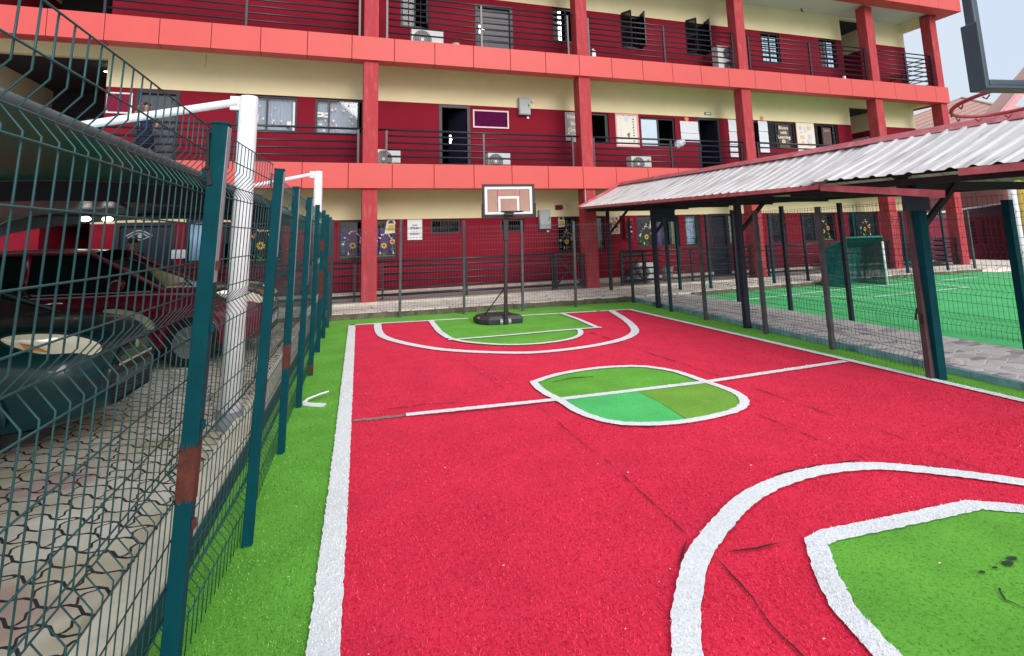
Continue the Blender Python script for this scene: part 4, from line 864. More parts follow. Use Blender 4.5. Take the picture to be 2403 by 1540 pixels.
t, w, h = board('banner', 6.38, 6.98, 4.25, 5.12, 'greyban', 'lilac', 'grey hanging banner partly hidden behind the second balcony column', 'banner', .015)
for i, s in enumerate(('Bloom','but','Grow')): text_mesh(s, .17, MAT['ivory'], 'lettering', t, (-.02,-.022,h-.12-.20*i), bold=.005)
MB().disc((-.2,-.021,.25),.03,8).disc((.05,-.021,.22),.05,8).build('printed_dots', MAT['white'], t)
t, w, h = board('exit_sign', 11.31, 11.56, 5.275, 5.36, 'greenplate', None, 'small green and white exit sign over the dark open doorway', 'sign')
MB().box(-.09,.09,-.024,-.019,.018,.066).build('sign_face', MAT['signwhite'], t)
t, w, h = board('door_plate', -4.10, -3.88, 2.14, 2.22, 'greenplate', None, 'small pale plate above the dark eye relief door', 'sign'); MB().box(-.10,.10,-.024,-.019,.01,.07).build('sign_face', MAT['wcurt'], t)
t, w, h = board('wall_sign', 1.81, 2.19, 1.54, 2.065, 'signwhite', 'white', 'white handwritten notice on the maroon ground floor wall', 'sign', .025)
for i, (s, sz) in enumerate((('PLEASE',.04),('SPEAK',.085),('_______',.05),('ENGLISH',.06))): text_mesh(s, sz, MAT['black'], 'lettering', t, (0,-.022,h-.15-.075*i), bold=.001)
t, w, h = board('picture', 7.60, 7.98, 1.55, 2.08, 'peach', 'white', 'framed crowded picture on the maroon wall behind the fence corner', 'picture', .025)
m = MB(); rr = random.Random(11)
for i in range(46): x, z, r = rr.uniform(-.15,.15), rr.uniform(.05,.47), rr.uniform(.015,.04); m.poly([(x+math.cos(2*math.pi*j/6+i)*r,-.0195-.0001*i,z+math.sin(2*math.pi*j/6+i)*r) for j in range(6)], rr.choice((0,1,2,3)))
m.build('printed_shapes', [MAT[k] for k in ('maroonboard','brown','ivory','rose')], t)
t = on('fire_cabinet', 8.24, DWALL-.09, 1.42, 'dark red fire cabinet between the framed picture and the flowered window', 'cabinet')
MB().box(-.13,.13,-.06,.085,0,.57).build('cabinet', MAT['firered'], t, bevel=.01); MB().box(-.10,.10,-.074,-.062,.06,.50).build('cabinet_door', MAT['maroonboard'], t); MB().disc((.05,-.076,.18),.03,10).disc((.04,-.076,.32),.02,8).build('fittings', MAT['white'], t)
wallbox('paper_label', -3.33, 1.37, .28, .20, .012, 'paper', 'small white paper on the maroon wall beside the pale blue curtain', 'paper')
t = empty('picture', fac(19.33,2.2,4.15), TB, 'white framed dark picture on the passage wall behind the fourth column', 'picture')
MB().box(-.03,-.004,-.4,.4,0,.8).build('panel', MAT['brown'], t); MB().box(-.045,-.031,-.4,-.34,0,.8).box(-.045,-.031,.34,.4,0,.8).box(-.045,-.031,-.34,.34,.74,.8).box(-.045,-.031,-.34,.34,0,.06).build('frame', MAT['white'], t)
mm = MB()
for i in range(5): mm.bar((-.034,-.25,.15+.1*i),(-.034,.25,.2+.1*i),.01,.03)
mm.build('printed_lines', MAT['ivory'], t)
# bag caught on the middle rail, items on the top balcony
m = MB()
rr = random.Random(2); 
for (cx, cz, r) in ((0,0,.13),(.07,.04,.10),(-.06,-.05,.09)): m.ball((cx,0,cz), r*rr.uniform(.9,1.1), r*.8, r*1.05, 9)
o = m.build('plastic_bag', MAT['plasticbag'], None, fac(9.52,.06,4.10), TB); tag(o, 'crumpled white bag tied to the middle balcony rail', 'bag')
for v in o.data.vertices: v.co = Vector((v.co.x*1.05+v.co.z*.25, v.co.y, v.co.z*.85)) + Vector((rr.uniform(-.028,.028), rr.uniform(-.028,.028), rr.uniform(-.028,.028)))
single('paint_tin', MB().tube([(0,0,0),(0,0,.24)], .10, 14), MAT['ivory'], 2.98, .35, 6.40, 'pale round tin beside the wide top floor air conditioner', 'tin')
single('water_can', MB().box(-.06,.06,-.06,.06,0,.30).tube([(0,0,.30),(0,0,.36)],.03,8), MAT['white'], 6.92, .20, 6.43, 'white plastic container by the second column on the top balcony', 'container', bevel=.01)
single('white_cup', MB().tube([(0,0,0),(0,0,.12)], .05, 10), MAT['white'], 16.2, .05, 6.46, 'small white cup on the top balcony ledge', 'cup')
single('waste_bin', MB().tube([(0,0,0),(0,0,.36)], [.13,.17], 14).tube([(0,0,.36),(0,0,.40)], .175, 14), MAT['steelgrey'], 9.1, .5, .17, 'grey bucket with lid behind the ground floor railing', 'bucket')
t = on('potted_plant', 19.8, .7, 6.40, 'leafy potted plant behind the far right top balcony rail', 'plant')
MB().tube([(0,0,0),(0,0,.25)], [.12,.16], 12).build('pot', MAT['firered'], t)
m = MB(); rr = random.Random(5)
for i in range(60):
    a, L, z = rr.uniform(0,6.28), rr.uniform(.2,.55), rr.uniform(.25,.75); c = Vector((math.cos(a)*L*.5, math.sin(a)*L*.5, z)); d = Vector((math.cos(a), math.sin(a), rr.uniform(-.3,.5))).normalized()*L*.45; n = Vector((-d.y, d.x, 0)).normalized()*.035
    m.poly([c-d, c+n, c+d, c-n])
m.build('leaves', MAT['foliage'], t)

t = on('bench_stack', 19.55, .30, .17, 'stack of black slatted benches between the last two ground floor columns', 'benches')
rr = random.Random(8)
for k in range(6):
    m = MB(); z = .06+.165*k; tilt = rr.uniform(-.03,.03)
    for j in range(3): m.bar((-.62,-.14+.14*j,z-tilt),(.62,-.14+.14*j,z+tilt), .11, .025)
    m.bar((-.5,-.18,z-.05),(-.5,.18,z-.05),.05,.06).bar((.5,-.18,z-.05),(.5,.18,z-.05),.05,.06); m.build('bench', MAT['rail'], t)
# ================================================================ mesh fences
def mesh_panel(p0, p1, z0, z1, folds, straight, parent, mat, name='mesh_panel', dx=.0605, r=.0022, lean=(0,0), fold_n=None, depth=.045, spike=.03, sides=4, hr=None):
    """welded wire panel with V-folds: vertical wires follow the folds, horizontals sit on them"""
    p0, p1 = Vector(p0), Vector(p1); d = (p1-p0); L = d.length; d.normalize(); n = Vector((-d.y, d.x)) if fold_n is None else Vector(fold_n)
    ln_ = Vector(lean); hh = .062; m = MB()
    def pt(s, z, off): q = p0 + d*s + n*off + ln_*(z/2.0); return (q.x, q.y, z)
    prof = [(z0, 0)]
    for f in sorted(folds): prof += [(f-hh*.9, 0), (f, depth), (f+hh*.9, 0)]
    prof.append((z1+spike, 0))
    k = int(L/dx)
    for i in range(k+1):
        s = (L-k*dx)/2 + i*dx; j = random.uniform(-.002,.002)
        m.tube([pt(s+j, z, o) for z, o in prof], r, sides)
    hr = hr or r*1.15; zs = [(z1,0)] + [(z,0) for z in straight]
    for f in folds: zs += [(f-hh*1.15,0),(f,depth),(f+hh*1.45,0)]
    for z, o in zs: m.tube([pt(0, z, o-.004), pt(L/2, z+random.uniform(-.004,.004), o-.004), pt(L, z, o-.004)], hr, sides)
    return m.build(name, mat, parent, smooth=True)
def post_mb(b, t, w, dz=0.0, cap=True):
    b, t = Vector(b), Vector(t); m = MB().bar(b, t, w, w, up=(0,1,0))
    if cap: dd = (t-b).normalized(); m.bar(t-dd*.002, t+dd*.008, w*1.10, w*1.10, up=(0,1,0))
    return m
# left fence, next to the car park
FOLD = [1.86, 1.325, .78, .25]; STR = [1.67, 1.53, 1.11, .97, .58, .43]
lf = empty('mesh_fence', (-.58,5,0), 0, 'tall teal mesh fence with rusty posts between the court and the parked cars', 'fence')
def lchild(o): o.location = Vector(o.location)-Vector((-.58,5,0)); return o
LP = [((-.60,-.2,-.02),(-.55,-.2,2.05)),((-.61,.66,-.02),(-.55,.66,2.05)),((-.625,2.30,-.02),(-.54,2.30,2.06)),((-.575,3.39,-.02),(-.475,3.39,2.015)),((-.58,4.68,-.02),(-.527,4.68,2.03)),((-.58,5.85,-.02),(-.525,5.85,2.03)),((-.58,7.12,-.02),(-.545,7.12,2.03)),((-.60,8.50,-.02),(-.56,8.50,2.03)),((-.60,9.65,-.02),(-.575,9.65,2.02)),((-.60,10.75,-.02),(-.585,10.75,2.02)),((-.60,11.62,-.02),(-.59,11.62,2.0))]
for i, (b, t) in enumerate(LP):
    w = .052 if i != 2 else .056
    o = lchild(post_mb(b, t, w).build('post', MAT['teal'] if i < 9 else MAT['teal_dk'], lf, bevel=.003))
    bb, tt = Vector(b), Vector(t); at = lambda z: bb+(tt-bb)*((z-bb.z)/(tt.z-bb.z))
    # rust sleeves: bare bands of the tube where the paint has gone
    bands = {2: [(.70,.885),(.06,.11)], 4: [(.62,.80)], 6: [(.03,.12)], 7: [(.75,1.15),(1.45,1.6)], 9: [(1.0,1.3)]}.get(i, [])
    for z0, z1 in bands:
        rb = MB(); n = 12; c0, c1 = at(z0), at(z1); hw = w/2+.0012
        for sx, sy in ((1,0),(-1,0),(0,1),(0,-1)):
            lo_, hi_ = [], []
            for k in range(n+1):
                q = -hw+2*hw*k/n; off = Vector((sx*hw, q, 0)) if sx else Vector((q, sy*hw, 0))
                lo_.append(c0+off+Vector((0,0,random.uniform(-.012,.012)))); hi_.append(c1+off+Vector((0,0,random.uniform(-.015,.015))))
            for k in range(n): rb.poly([lo_[k], lo_[k+1], hi_[k+1], hi_[k]])
        lchild(rb.build('rust_patch', MAT['rust'], lf))
    if i < 8: lchild(MB().bar(Vector(b)+Vector((w/2+.0016,0,.25)), Vector(t)+Vector((w/2+.0016,0,-.01)), .003, w-.006, up=(0,1,0)).build('skylit_strip', MAT['edge'], lf)) if 1 < i < 6 else None  # paler strip: sky light on this post side put into its colour
    # bent strip and clip on the near post
    if i == 2:
        tb = at(1.98)
        lchild(MB().bar(tb+Vector((-.030,-.03,-.10)), tb+Vector((-.034,-.03,.045)), .012,.03).bar(tb+Vector((-.02,-.034,-.16)), tb+Vector((-.032,-.034,-.09)), .018,.004).build('torn_strip', MAT['blacktrim'], lf))
        lchild(MB().box(tb.x-.050,tb.x-.028,2.27,2.31,1.845,1.885).build('clip', MAT['teal'], lf, bevel=.003))
        for zc in (1.52, 1.29, .95, .62): q = at(zc); lchild(MB().box(q.x+.028,q.x+.040,q.y-.018,q.y+.012,zc-.02,zc+.012).build('clip', MAT['rust'] if zc in (1.52,.62) else MAT['teal'], lf, bevel=.003))
for i in range(len(LP)-1):
    (b0, t0), (b1, t1) = LP[i], LP[i+1]
    lx = ((t0[0]-b0[0])+(t1[0]-b1[0]))/2
    o = mesh_panel((b0[0]-.030, b0[1]+.02), (b1[0]-.030, b1[1]-.02 if i != 1 else b1[1]+.05), .03, 2.045 if i < 3 else 2.0, FOLD, STR, lf, MAT['wire'], lean=(lx,0), fold_n=(-1,0), r=.0023 if i < 3 else .0020, sides=5 if i < 3 else 4, spike=.004)
    lchild(o)
# right fence beside the paved path (posts green and weathered), ends at the gateway
rfn = empty('mesh_fence', (5.96,8,0), 0, 'low dark mesh fence along the red court beside the paved path', 'fence')
RP = [(5.97,11.36,1.90,'teal_dk'),(5.955,9.77,1.87,'teal_dk'),(5.945,8.62,1.87,'fpost_grey'),(5.95,7.13,1.87,'fpost_grey'),(5.965,5.93,1.86,'fpost_grey')]
def rel(o, c): o.location = Vector(o.location)-Vector(c); return o
for x, y, h, mt in RP: rel(post_mb((x,y,-.02),(x-.01,y,h), .055).build('post', MAT[mt], rfn, bevel=.003), (5.96,8,0))
gate_post = rel(MB().bar((5.70,4.46,-.02),(5.755,4.50,1.80),.062,.062,up=(0,1,0)).build('post', MAT['brownsteel'], rfn, bevel=.004), (5.96,8,0))
RF, RS = [1.66, 1.16, .66, .2], [1.48,1.33,.98,.83,.47,.33]
for a, b in zip(RP, RP[1:]+[(5.80,4.55,1.86,'')]):
    rel(mesh_panel((a[0]+.03,a[1]-.02),(b[0]+.03,b[1]+.02), .02, 1.83, RF, RS, rfn, MAT['wire_dk'], fold_n=(1,0), r=.0021, hr=.0023), (5.96,8,0))
# far fence behind the hoop, thin and pale
ffn = empty('mesh_fence', (2.6,11.3,0), 0, 'thin grey mesh fence behind the far basketball hoop', 'fence')
FP = [(-.56,11.60,2.02,'teal_dk'),(.75,11.44,1.97,'fpost_grey'),(2.05,11.30,1.92,'fpost_grey'),(3.30,11.22,1.90,'fpost_grey'),(4.52,11.25,1.86,'fpost_grey'),(5.94,11.38,1.88,'teal_dk')]
for x, y, h, mt in FP[1:-1]:
    o = rel(post_mb((x,y,-.02),(x+.02,y,h), .05).build('post', MAT[mt], ffn, bevel=.003), (2.6,11.3,0))
for i, (a, b) in enumerate(zip(FP, FP[1:])):
    rel(mesh_panel((a[0]+.02,a[1]+.03),(b[0]-.02,b[1]+.03), .02, 1.80, [1.60,1.05,.5], [1.78,1.45,1.30,.9,.75,.35,.2], ffn, MAT['wire_far'], fold_n=(0,1), r=.0017, hr=.0028), (2.6,11.3,0))
# pitch fence: along the path and along the forecourt
pfn = empty('mesh_fence', (7.5,6,0), 0, 'dark mesh fence between the paved path and the football pitch', 'fence')
PP = [(7.74,12.2,1.98,'teal'),(7.74,10.0,2.0,'navy'),(7.74,8.56,2.0,'navy'),(7.74,7.25,1.98,'navy'),(7.74,6.0,1.92,'teal'),(7.74,4.80,1.86,'teal'),(7.74,3.4,1.9,'teal')]
for x, y, h, mt in PP: rel(post_mb((x,y,-.02),(x-.0,y,h), .062 if y != 4.80 else .085).build('post', MAT[mt], pfn, bevel=.003), (7.5,6,0))
for a, b in zip(PP, PP[1:]): rel(mesh_panel((a[0]+.035,a[1]-.03),(b[0]+.035,b[1]+.03), .12, 1.93, [1.72,1.22,.72,.3], [1.55,1.4,1.05,.9,.55], pfn, MAT['wire_dk'], fold_n=(1,0), r=.0023, hr=.0025, dx=.06), (7.5,6,0))
cfn = empty('mesh_fence', (13,12.4,0), 0, 'dark mesh fence along the stone forecourt behind the small goal', 'fence')
CP = [(7.78,12.15),(8.56,12.10),(10.72,12.35),(11.98,12.50),(14.0,12.70),(16.1,12.88),(17.91,13.0),(19.1,13.02)]
for i, (x, y) in enumerate(CP[1:]): rel(post_mb((x,y,.0),(x,y,1.98), .06).build('post', MAT[('teal','teal','navy','teal','teal','teal_dk','fpost_grey')[i]], cfn, bevel=.003), (13,12.4,0))
for a, b in zip(CP, CP[1:]): rel(mesh_panel((a[0]+.03,a[1]+.04),(b[0]-.03,b[1]+.04), .12, 1.9, [1.70,1.2,.7,.3], [1.5,1.0,.5], cfn, MAT['wire_dk'], r=.0023, hr=.0025, dx=.065), (13,12.4,0))
# far right fence of the pitch against the boundary wall
# ================================================================ walkway shelter with corrugated roof
sh = empty('walkway_shelter', (6.75,6,0), 0, 'open walkway shelter with weathered corrugated roof and faded red trim', 'shelter')
def S(mb, name, mt, **k): return rel(mb.build(name, MAT[mt], sh, **k), (6.75,6,0))
def ridge_z(y): return 2.60+.0195*y
def eave_z(y): return 2.00+.0205*y
def roof_sheet(xa, xb, y0, y1, dz=0.0, pitch=.205):
    m = MB(); n = int((y1-y0)/pitch); prof = []
    for i in range(n):
        y = y0+i*pitch; prof += [(y, 0), (y+pitch*.52, .002), (y+pitch*.64, .017), (y+pitch*.74, .021), (y+pitch*.84, .017), (y+pitch*.95, .002)]
    prof.append((y1, 0)); rows = 5; vs = []
    for y, h in prof:
        for r in range(rows+1):
            t = r/rows; x = xa+(xb-xa)*t; z = ridge_z(y)+(eave_z(y)-ridge_z(y))*t - .022*math.sin(math.pi*t) + h + dz + (.006*math.sin(y*3.1+t*4))
            vs.append((x, y, z))
    k = rows+1
    m.add(vs, [(i*k+r, i*k+r+1, (i+1)*k+r+1, (i+1)*k+r) for i in range(len(prof)-1) for r in range(rows)])
    return m
S(roof_sheet(6.75, 5.50, 5.35, 13.15), 'roof_sheet', 'roofsheet'); S(roof_sheet(6.75, 5.44, 1.4, 5.62, .035), 'roof_sheet', 'roofsheet')
S(roof_sheet(6.75, 8.05, 1.4, 13.15, .002), 'roof_sheet', 'roofsheet')
rc = MB()
for y0, y1 in ((1.4,2.2),(2.15,3.9),(3.85,6.7),(6.65,9.6),(9.55,13.2)):
    z0, z1 = ridge_z(y0)+.045+random.uniform(0,.012), ridge_z(y1)+.045+random.uniform(0,.012)
    rc.add([(6.63,y0,z0-.062),(6.75,y0,z0+.030),(6.87,y0,z0-.062),(6.63,y1,z1-.062),(6.75,y1,z1+.030),(6.87,y1,z1-.062)], [(0,1,4,3),(1,2,5,4)])
S(rc, 'ridge_cap', 'rooftrim')
tr = MB()
def eave_board(x, y0, y1, z0, z1, h=.07): tr.bar((x,y0,z0),(x,y1,z1), .022, h*.8)
eave_board(5.485, 5.40, 13.17, eave_z(5.4)-.02, eave_z(13.17)-.02); eave_board(5.43, 1.4, 3.72, eave_z(1.4)+.0, eave_z(3.72)+.0, .085)
eave_board(8.065, 1.4, 13.17, eave_z(1.4)-.03, eave_z(13.17)-.03)
zr, ze = ridge_z(13.17), eave_z(13.17)
tr.bar((5.47,13.165,ze+.0),(6.75,13.165,zr+.035),.03,.07).bar((6.75,13.166,zr+.035),(8.07,13.166,ze+.0),.03,.07)
S(tr, 'eave_trim', 'rooftrim')
S(MB().bar((5.50,5.39,eave_z(5.4)-.03),(5.515,3.94,1.885),.024,.075), 'sagging_trim', 'rooftrim')
fr = MB()
for x, q in ((5.62,.12),(6.1,.50),(6.75,1.0),(7.4,.52),(7.92,.10)):
    for y0, y1 in ((1.42,13.1),): z0, z1 = eave_z(y0)+(ridge_z(y0)-eave_z(y0))*q-.115, eave_z(y1)+(ridge_z(y1)-eave_z(y1))*q-.115; fr.bar((x,y0,z0),(x,y1,z1),.045,.07)
for y in (1.6,3.2,4.48,6.0,7.66,9.0,10.35,11.9,12.9):
    fr.bar((5.60,y,eave_z(y)-.005),(6.75,y,ridge_z(y)-.115),.05,.08); fr.bar((6.75,y,ridge_z(y)-.115),(7.95,y,eave_z(y)-.005),.05,.08); fr.bar((5.62,y+.003,eave_z(y)-.075),(7.93,y+.003,eave_z(y)-.075),.05,.09)
S(fr, 'roof_frame', 'darkwood')
for (x, y, mt, w) in ((6.02,10.36,'navy',.085),(6.04,7.66,'navy',.09),(5.80,4.44,'teal',.105),(5.9,1.7,'navy',.09),(6.22,13.0,'navy',.075)):
    o = S(MB().bar((x-.02 if y == 4.44 else x,y,.0),(x,y,eave_z(y)-.02), w, w, up=(0,1,0)), 'post', mt, bevel=.004)
    S(MB().bar((x+.03,y+.01,1.55),(x+.62,y+.01,eave_z(y)-.06), .045,.055), 'brace', 'darkwood')
S(MB().box(5.98,6.50,10.26,10.29,1.79,2.09), 'gusset_board', 'navy'); S(MB().box(5.50,5.85,4.34,4.37,1.74,1.90), 'gusset_board', 'navy')
S(MB().tube([(5.63,4.49,.60),(5.64,4.47,.72),(5.66,4.43,.66),(5.67,4.46,.56)], .012, 5), 'wire_tie', 'blacktrim')
# ================================================================ basketball hoops
def board_parts(t, w, h, z, y, side, white=True, glassm='board_glass', framem='hoopblack', sidebr=True, f=.045, pad=.012, ox=0.0):
    before = set(t.children)
    """side=-1: playing face towards -y. Frame, acrylic, painted borders, rim and net ring"""
    m = MB().box(-w/2,-w/2+f,y-.02,y+.02,z,z+h).box(w/2-f,w/2,y-.02,y+.02,z,z+h).box(-w/2+f,w/2-f,y-.02,y+.02,z+h-f,z+h).box(-w/2+f,w/2-f,y-.02,y+.02,z,z+f)
    bf = m.build('backboard_frame', MAT[framem], t, bevel=.006)
    MB().box(-w/2+f,w/2-f,y-.006,y+.006,z+f,z+h-f).build('backboard', MAT[glassm], t)
    if sidebr: MB().box(-w/2-.012,-w/2-.001,y-.035,y+.03,z-pad,z+h*.40).box(w/2+.001,w/2+.012,y-.035,y+.03,z-pad,z+h*.40).box(-w/2-.012,w/2+.012,y-.035,y+.03,z-pad*1.8,z-.001).build('edge_padding', MAT[framem], t, bevel=.004)
    if white:
        yf = y+side*.0075; m = MB(); iw, ih = w-2*f, h-2*f; a = .052; x0, x1, z0, z1 = -iw/2, iw/2, z+f, z+h-f
        for r in ((x0,x0+a,z0,z1),(x1-a,x1,z0,z1),(x0+a,x1-a,z1-a,z1),(x0+a,x1-a,z0,z0+a*.8)): m.box(r[0],r[1],yf-.001,yf+.001,r[2],r[3])
        tw, th = .40, .28; tz = z0+.05
        for r in ((-tw/2,-tw/2+.045,tz,tz+th),(tw/2-.045,tw/2,tz,tz+th),(-tw/2+.045,tw/2-.045,tz+th-.045,tz+th)): m.box(r[0],r[1],yf-.001,yf+.001,r[2],r[3])
        m.build('painted_border', MAT['hoopwhite'], t)
        MB().box(-tw/2,-tw/2+.04,yf-.001,yf+.001,tz+th+.002,z1-a-.002).box(tw/2-.04,tw/2,yf-.001,yf+.001,tz+th+.002,z1-a-.002).build('painted_stripe', MAT['pinktape'], t)
        d = MB()
        for zz0, zz1, xx in ((tz,z1-a,-tw/2-.006),(tz,z1-a,tw/2+.006)): d.box(xx-.003,xx+.003,yf-.001,yf+.001,zz0,zz1)
        d.box(x0+a,x0+a+.006,yf-.001,yf+.001,z0+.05,z1-a-.008).box(x1-a-.006,x1-a,yf-.001,yf+.001,z0+.05,z1-a-.008).box(x0+a,x1-a,yf-.001,yf+.001,z1-a-.007,z1-a)
        d.build('dark_outline', MAT['hoopblack'], t)
    for c_ in set(t.children)-before: c_.location.x += ox
h1 = empty('basketball_hoop', (2.50,9.66,0), -.05, 'far portable basketball hoop on a charcoal wheeled base', 'basketball hoop')
board_parts(h1, .99, .60, 1.935, -.10, -1, ox=.10)
MB().bar((.0,-.045,.02),(.05,-.02,1.80),.062,.062,up=(0,1,0)).build('pole', MAT['hoopblack'], h1, bevel=.006)
MB().bar((.042,-.024,1.50),(.055,-.018,2.02),.085,.085,up=(0,1,0)).bar((-.01,-.02,1.95),(-.03,-.07,2.30),.10,.03).bar((.05,-.03,2.0),(.17,-.07,2.32),.025,.02).bar((-.03,-.03,2.0),(-.2,-.07,2.32),.025,.02).build('lift_bracket', MAT['hoopblack'], h1, bevel=.005)
MB().bar((.09,-.125,1.985),(.09,-.20,1.985),.16,.05).tube([(.09+math.cos(2*math.pi*i/28)*.20,-.41+math.sin(2*math.pi*i/28)*.20,2.012) for i in range(28)], .009, 6, closed=True).build('rim', MAT['hoopblack'], h1, smooth=False)
bm_ = MB()
def slab_outline(z, ins): return [(-.46+ins,.10+ins*.3,z),(-.31+ins*.5,-.02+ins*.4,z),(.33-ins*.5,-.02+ins*.4,z),(.35-ins,.06+ins*.3,z),(.20-ins,.60-ins,z),(-.30+ins*.5,.64-ins,z),(-.53+ins,.42-ins*.6,z)]
L0, L1, L2 = slab_outline(0.015,.02), slab_outline(.10,0), slab_outline(.16,.07); n = 7
base_v = L0+L1+L2; base_f = [tuple(reversed(range(n))), tuple(range(2*n,3*n))]
for k in range(2): base_f += [(k*n+i,k*n+(i+1)%n,(k+1)*n+(i+1)%n,(k+1)*n+i) for i in range(n)]
bm_.add([Vector(v) for v in base_v], base_f)
bs = bm_.build('base', MAT['hoopbase'], h1, bevel=.010)
MB().tube([(-.10,-.01,.06),(-.05,-.01,.06)], .052, 14).tube([(.05,-.01,.06),(.10,-.01,.06)], .052, 14).build('wheels', MAT['steelgrey'], h1)
MB().bar((-.46,.16,.12),(-.42,.20,.12),.04,.03).box(-.20,-.08,.54,.57,.162,.178).build('fittings', MAT['steelgrey'], h1)
MB().tube([(-.01,.02,.62),(-.36,.20,.14)], .011, 6).tube([(.02,.03,.62),(.15,.46,.15)], .011, 6).build('stay_rods', MAT['black'], h1)
h2 = empty('basketball_hoop', (2.73,1.36,0), -.12, 'near basketball hoop seen from behind with red rim at the right edge', 'basketball hoop')
board_parts(h2, .99, .62, 2.105, 0, 1, white=False, glassm='clear_glass', framem='hoopblue', f=.027, pad=.008)
rim = MB()
cz, ty = 2.135, -.145
def rp(a, r=.22, dz=0): return (math.cos(a)*r, .265+math.sin(a)*r, cz+dz+ty*math.sin(a)*r)
rim.tube([rp(2*math.pi*i/40) for i in range(40)], .0085, 8, closed=True)
rim.tube([(-.05,.02,2.12),(-.10,.09,2.115),(-.06,.13,2.11),(.06,.13,2.11),(.10,.09,2.115),(.05,.02,2.12)], .006, 6)
for i in range(12):
    a = 2*math.pi*i/12+.2; p = Vector(rp(a, .22, -.012)); q = Vector(rp(a+.06, .22, -.026)); s = Vector(rp(a+.12, .22, -.012)); rim.tube([p, q, s], .0035, 5)
rim.build('rim', MAT['hoopred'], h2, smooth=True)
MB().box(-.10,.10,-.05,-.022,2.08,2.30).build('bracket', MAT['hoopblack'], h2, bevel=.004)
MB().bar((0,-.62,.05),(0,-.62,1.75),.07,.07,up=(0,1,0)).build('pole', MAT['hoopblack'], h2, bevel=.006)
MB().bar((-.06,-.62,1.60),(-.10,-.05,2.28),.025,.04).bar((.06,-.62,1.60),(.10,-.05,2.28),.025,.04).bar((0,-.62,1.45),(0,-.05,2.12),.03,.05).build('lift_bracket', MAT['hoopblack'], h2)
bm_ = MB(); bm_.add([Vector((-v[0],-v[1]-.55,v[2])) for v in (Vector(x) for x in base_v)], base_f); bm_.build('base', MAT['hoopbase'], h2, bevel=.018)
# ================================================================ car port: white poles with curved arms and a sagging fabric roof
def rel2(o, c): o.location = Vector(o.location)-Vector(c); return o
cc = (-3, 6, 0)
cp = empty('carport', cc, 0, 'green fabric carport with white curved arm poles beside the left fence', 'carport')
def pole(x, y, zt, lx=0.0):
    p = rel2(MB().tube([(x-.0,y,.03),(x+lx*.5,y,1.5),(x+lx,y,zt-.02),(x+lx,y,zt)], [.085,.083,.080,.074], 18).build('pole', MAT['polewhite'], cp, smooth=True), cc)
    o = MB().tube([(x,y,.03),(x,y,.16),(x,y,.165)], [.108,.105,.088], 18).build('socket', MAT['socket'], p, smooth=False); o.location = (0,0,0)
    X = x+lx
    arm = MB().tube([(X-.10,y,zt-.055),(X-.5,y,zt-.14),(X-1.0,y,zt-.245),(X-1.5,y,zt-.35),(X-2.4,y,zt-.50),(X-3.6,y,zt-.62),(X-4.8,y,zt-.62)], .036, 10)
    rel2(arm.build('arm', MAT['polewhite'], cp, smooth=True), cc)
    rel2(MB().box(X-.16,X-.06,y-.012,y+.012,zt-.13,zt+.0).tube([(X-.12,y-.03,zt-.06),(X-.12,y+.03,zt-.06)],.014,8).build('arm_bracket', MAT['polewhite'], cp, bevel=.006), cc)
pole(-1.08, 5.35, 2.945, .045); pole(-.86, 11.25, 2.96, .0); pole(-1.1, -.4, 2.95, 0)
def fabric(y0, y1, mt_under, mt_top, zedge, crest, xw, name):
    """arched sheet: hem near the fence, rising to the crest, falling to the far side; upper and lower skins"""
    nx, ny = 22, 16
    for skin, mt, off in (('lining', mt_under, 0.0), ('top', mt_top, .010)):  # pale top skin: bleaching and sky reflection both put into its colour
        m = MB(); vs = []
        for j in range(ny+1):
            y = y0+(y1-y0)*j/ny
            for i in range(nx+1):
                t = i/nx; x = -1.13-xw*t - (0 if t else 0)
                z = zedge+(crest-zedge)*math.sin(math.pi*min(1, t*1.02))**.55 if t < 1 else zedge-.05
                z -= .05*math.sin(math.pi*j/ny)*math.sin(math.pi*t)
                vs.append((x, y, z+off))
        k = nx+1; m.add(vs, [(a*k+b, a*k+b+1, (a+1)*k+b+1, (a+1)*k+b) for a in range(ny) for b in range(nx)])
        rel2(m.build('canopy_'+skin, MAT[mt], cp, smooth=True), cc)
    rel2(MB().tube([(-1.12,y0,zedge),(-1.125,(y0+y1)/2,zedge-.004),(-1.12,y1,zedge)], .027, 10).build('canopy_hem', MAT['hem'], cp, smooth=True), cc)
    # end flap added as a dark band for the shaded gap past the sheet
    m = MB(); vs = []
    for i in range(nx+1):
        t = i/nx; x = -1.13-xw*t; z = zedge+(crest-zedge)*math.sin(math.pi*min(1, t*1.02))**.55 if t < 1 else zedge-.05
        vs += [(x, y1+.005, z), (x, y1+.005, z-.25)]
    m.add(vs, [(2*i,2*i+1,2*i+3,2*i+2) for i in range(nx)]); rel2(m.build('shade_flap', MAT['hem' if mt_under == 'canopy_grey' else 'dleaf'], cp), cc)
fabric(-1.5, 7.9, 'canopy', 'canopy_top', 2.085, 2.42, 5.4, 'green'); fabric(8.3, 12.0, 'canopy_grey', 'canopy_top', 2.02, 2.34, 5.4, 'grey')
rel2(MB().tube([(-3.4,8.2,2.36),(-3.5,9.6,2.18),(-3.9,11.0,2.10),(-4.1,12.0,2.2)], .03, 6).tube([(-2.0,12.0,2.18),(-6.5,12.0,2.18)], .022, 6).build('support_cable', MAT['dleaf'], cp, smooth=True), cc)
rel2(MB().ball((-4.9,11.6,2.1),.09,.09,.05,10).ball((-4.55,11.6,2.09),.09,.09,.05,10).build('lamp', MAT['lit'], cp), cc)
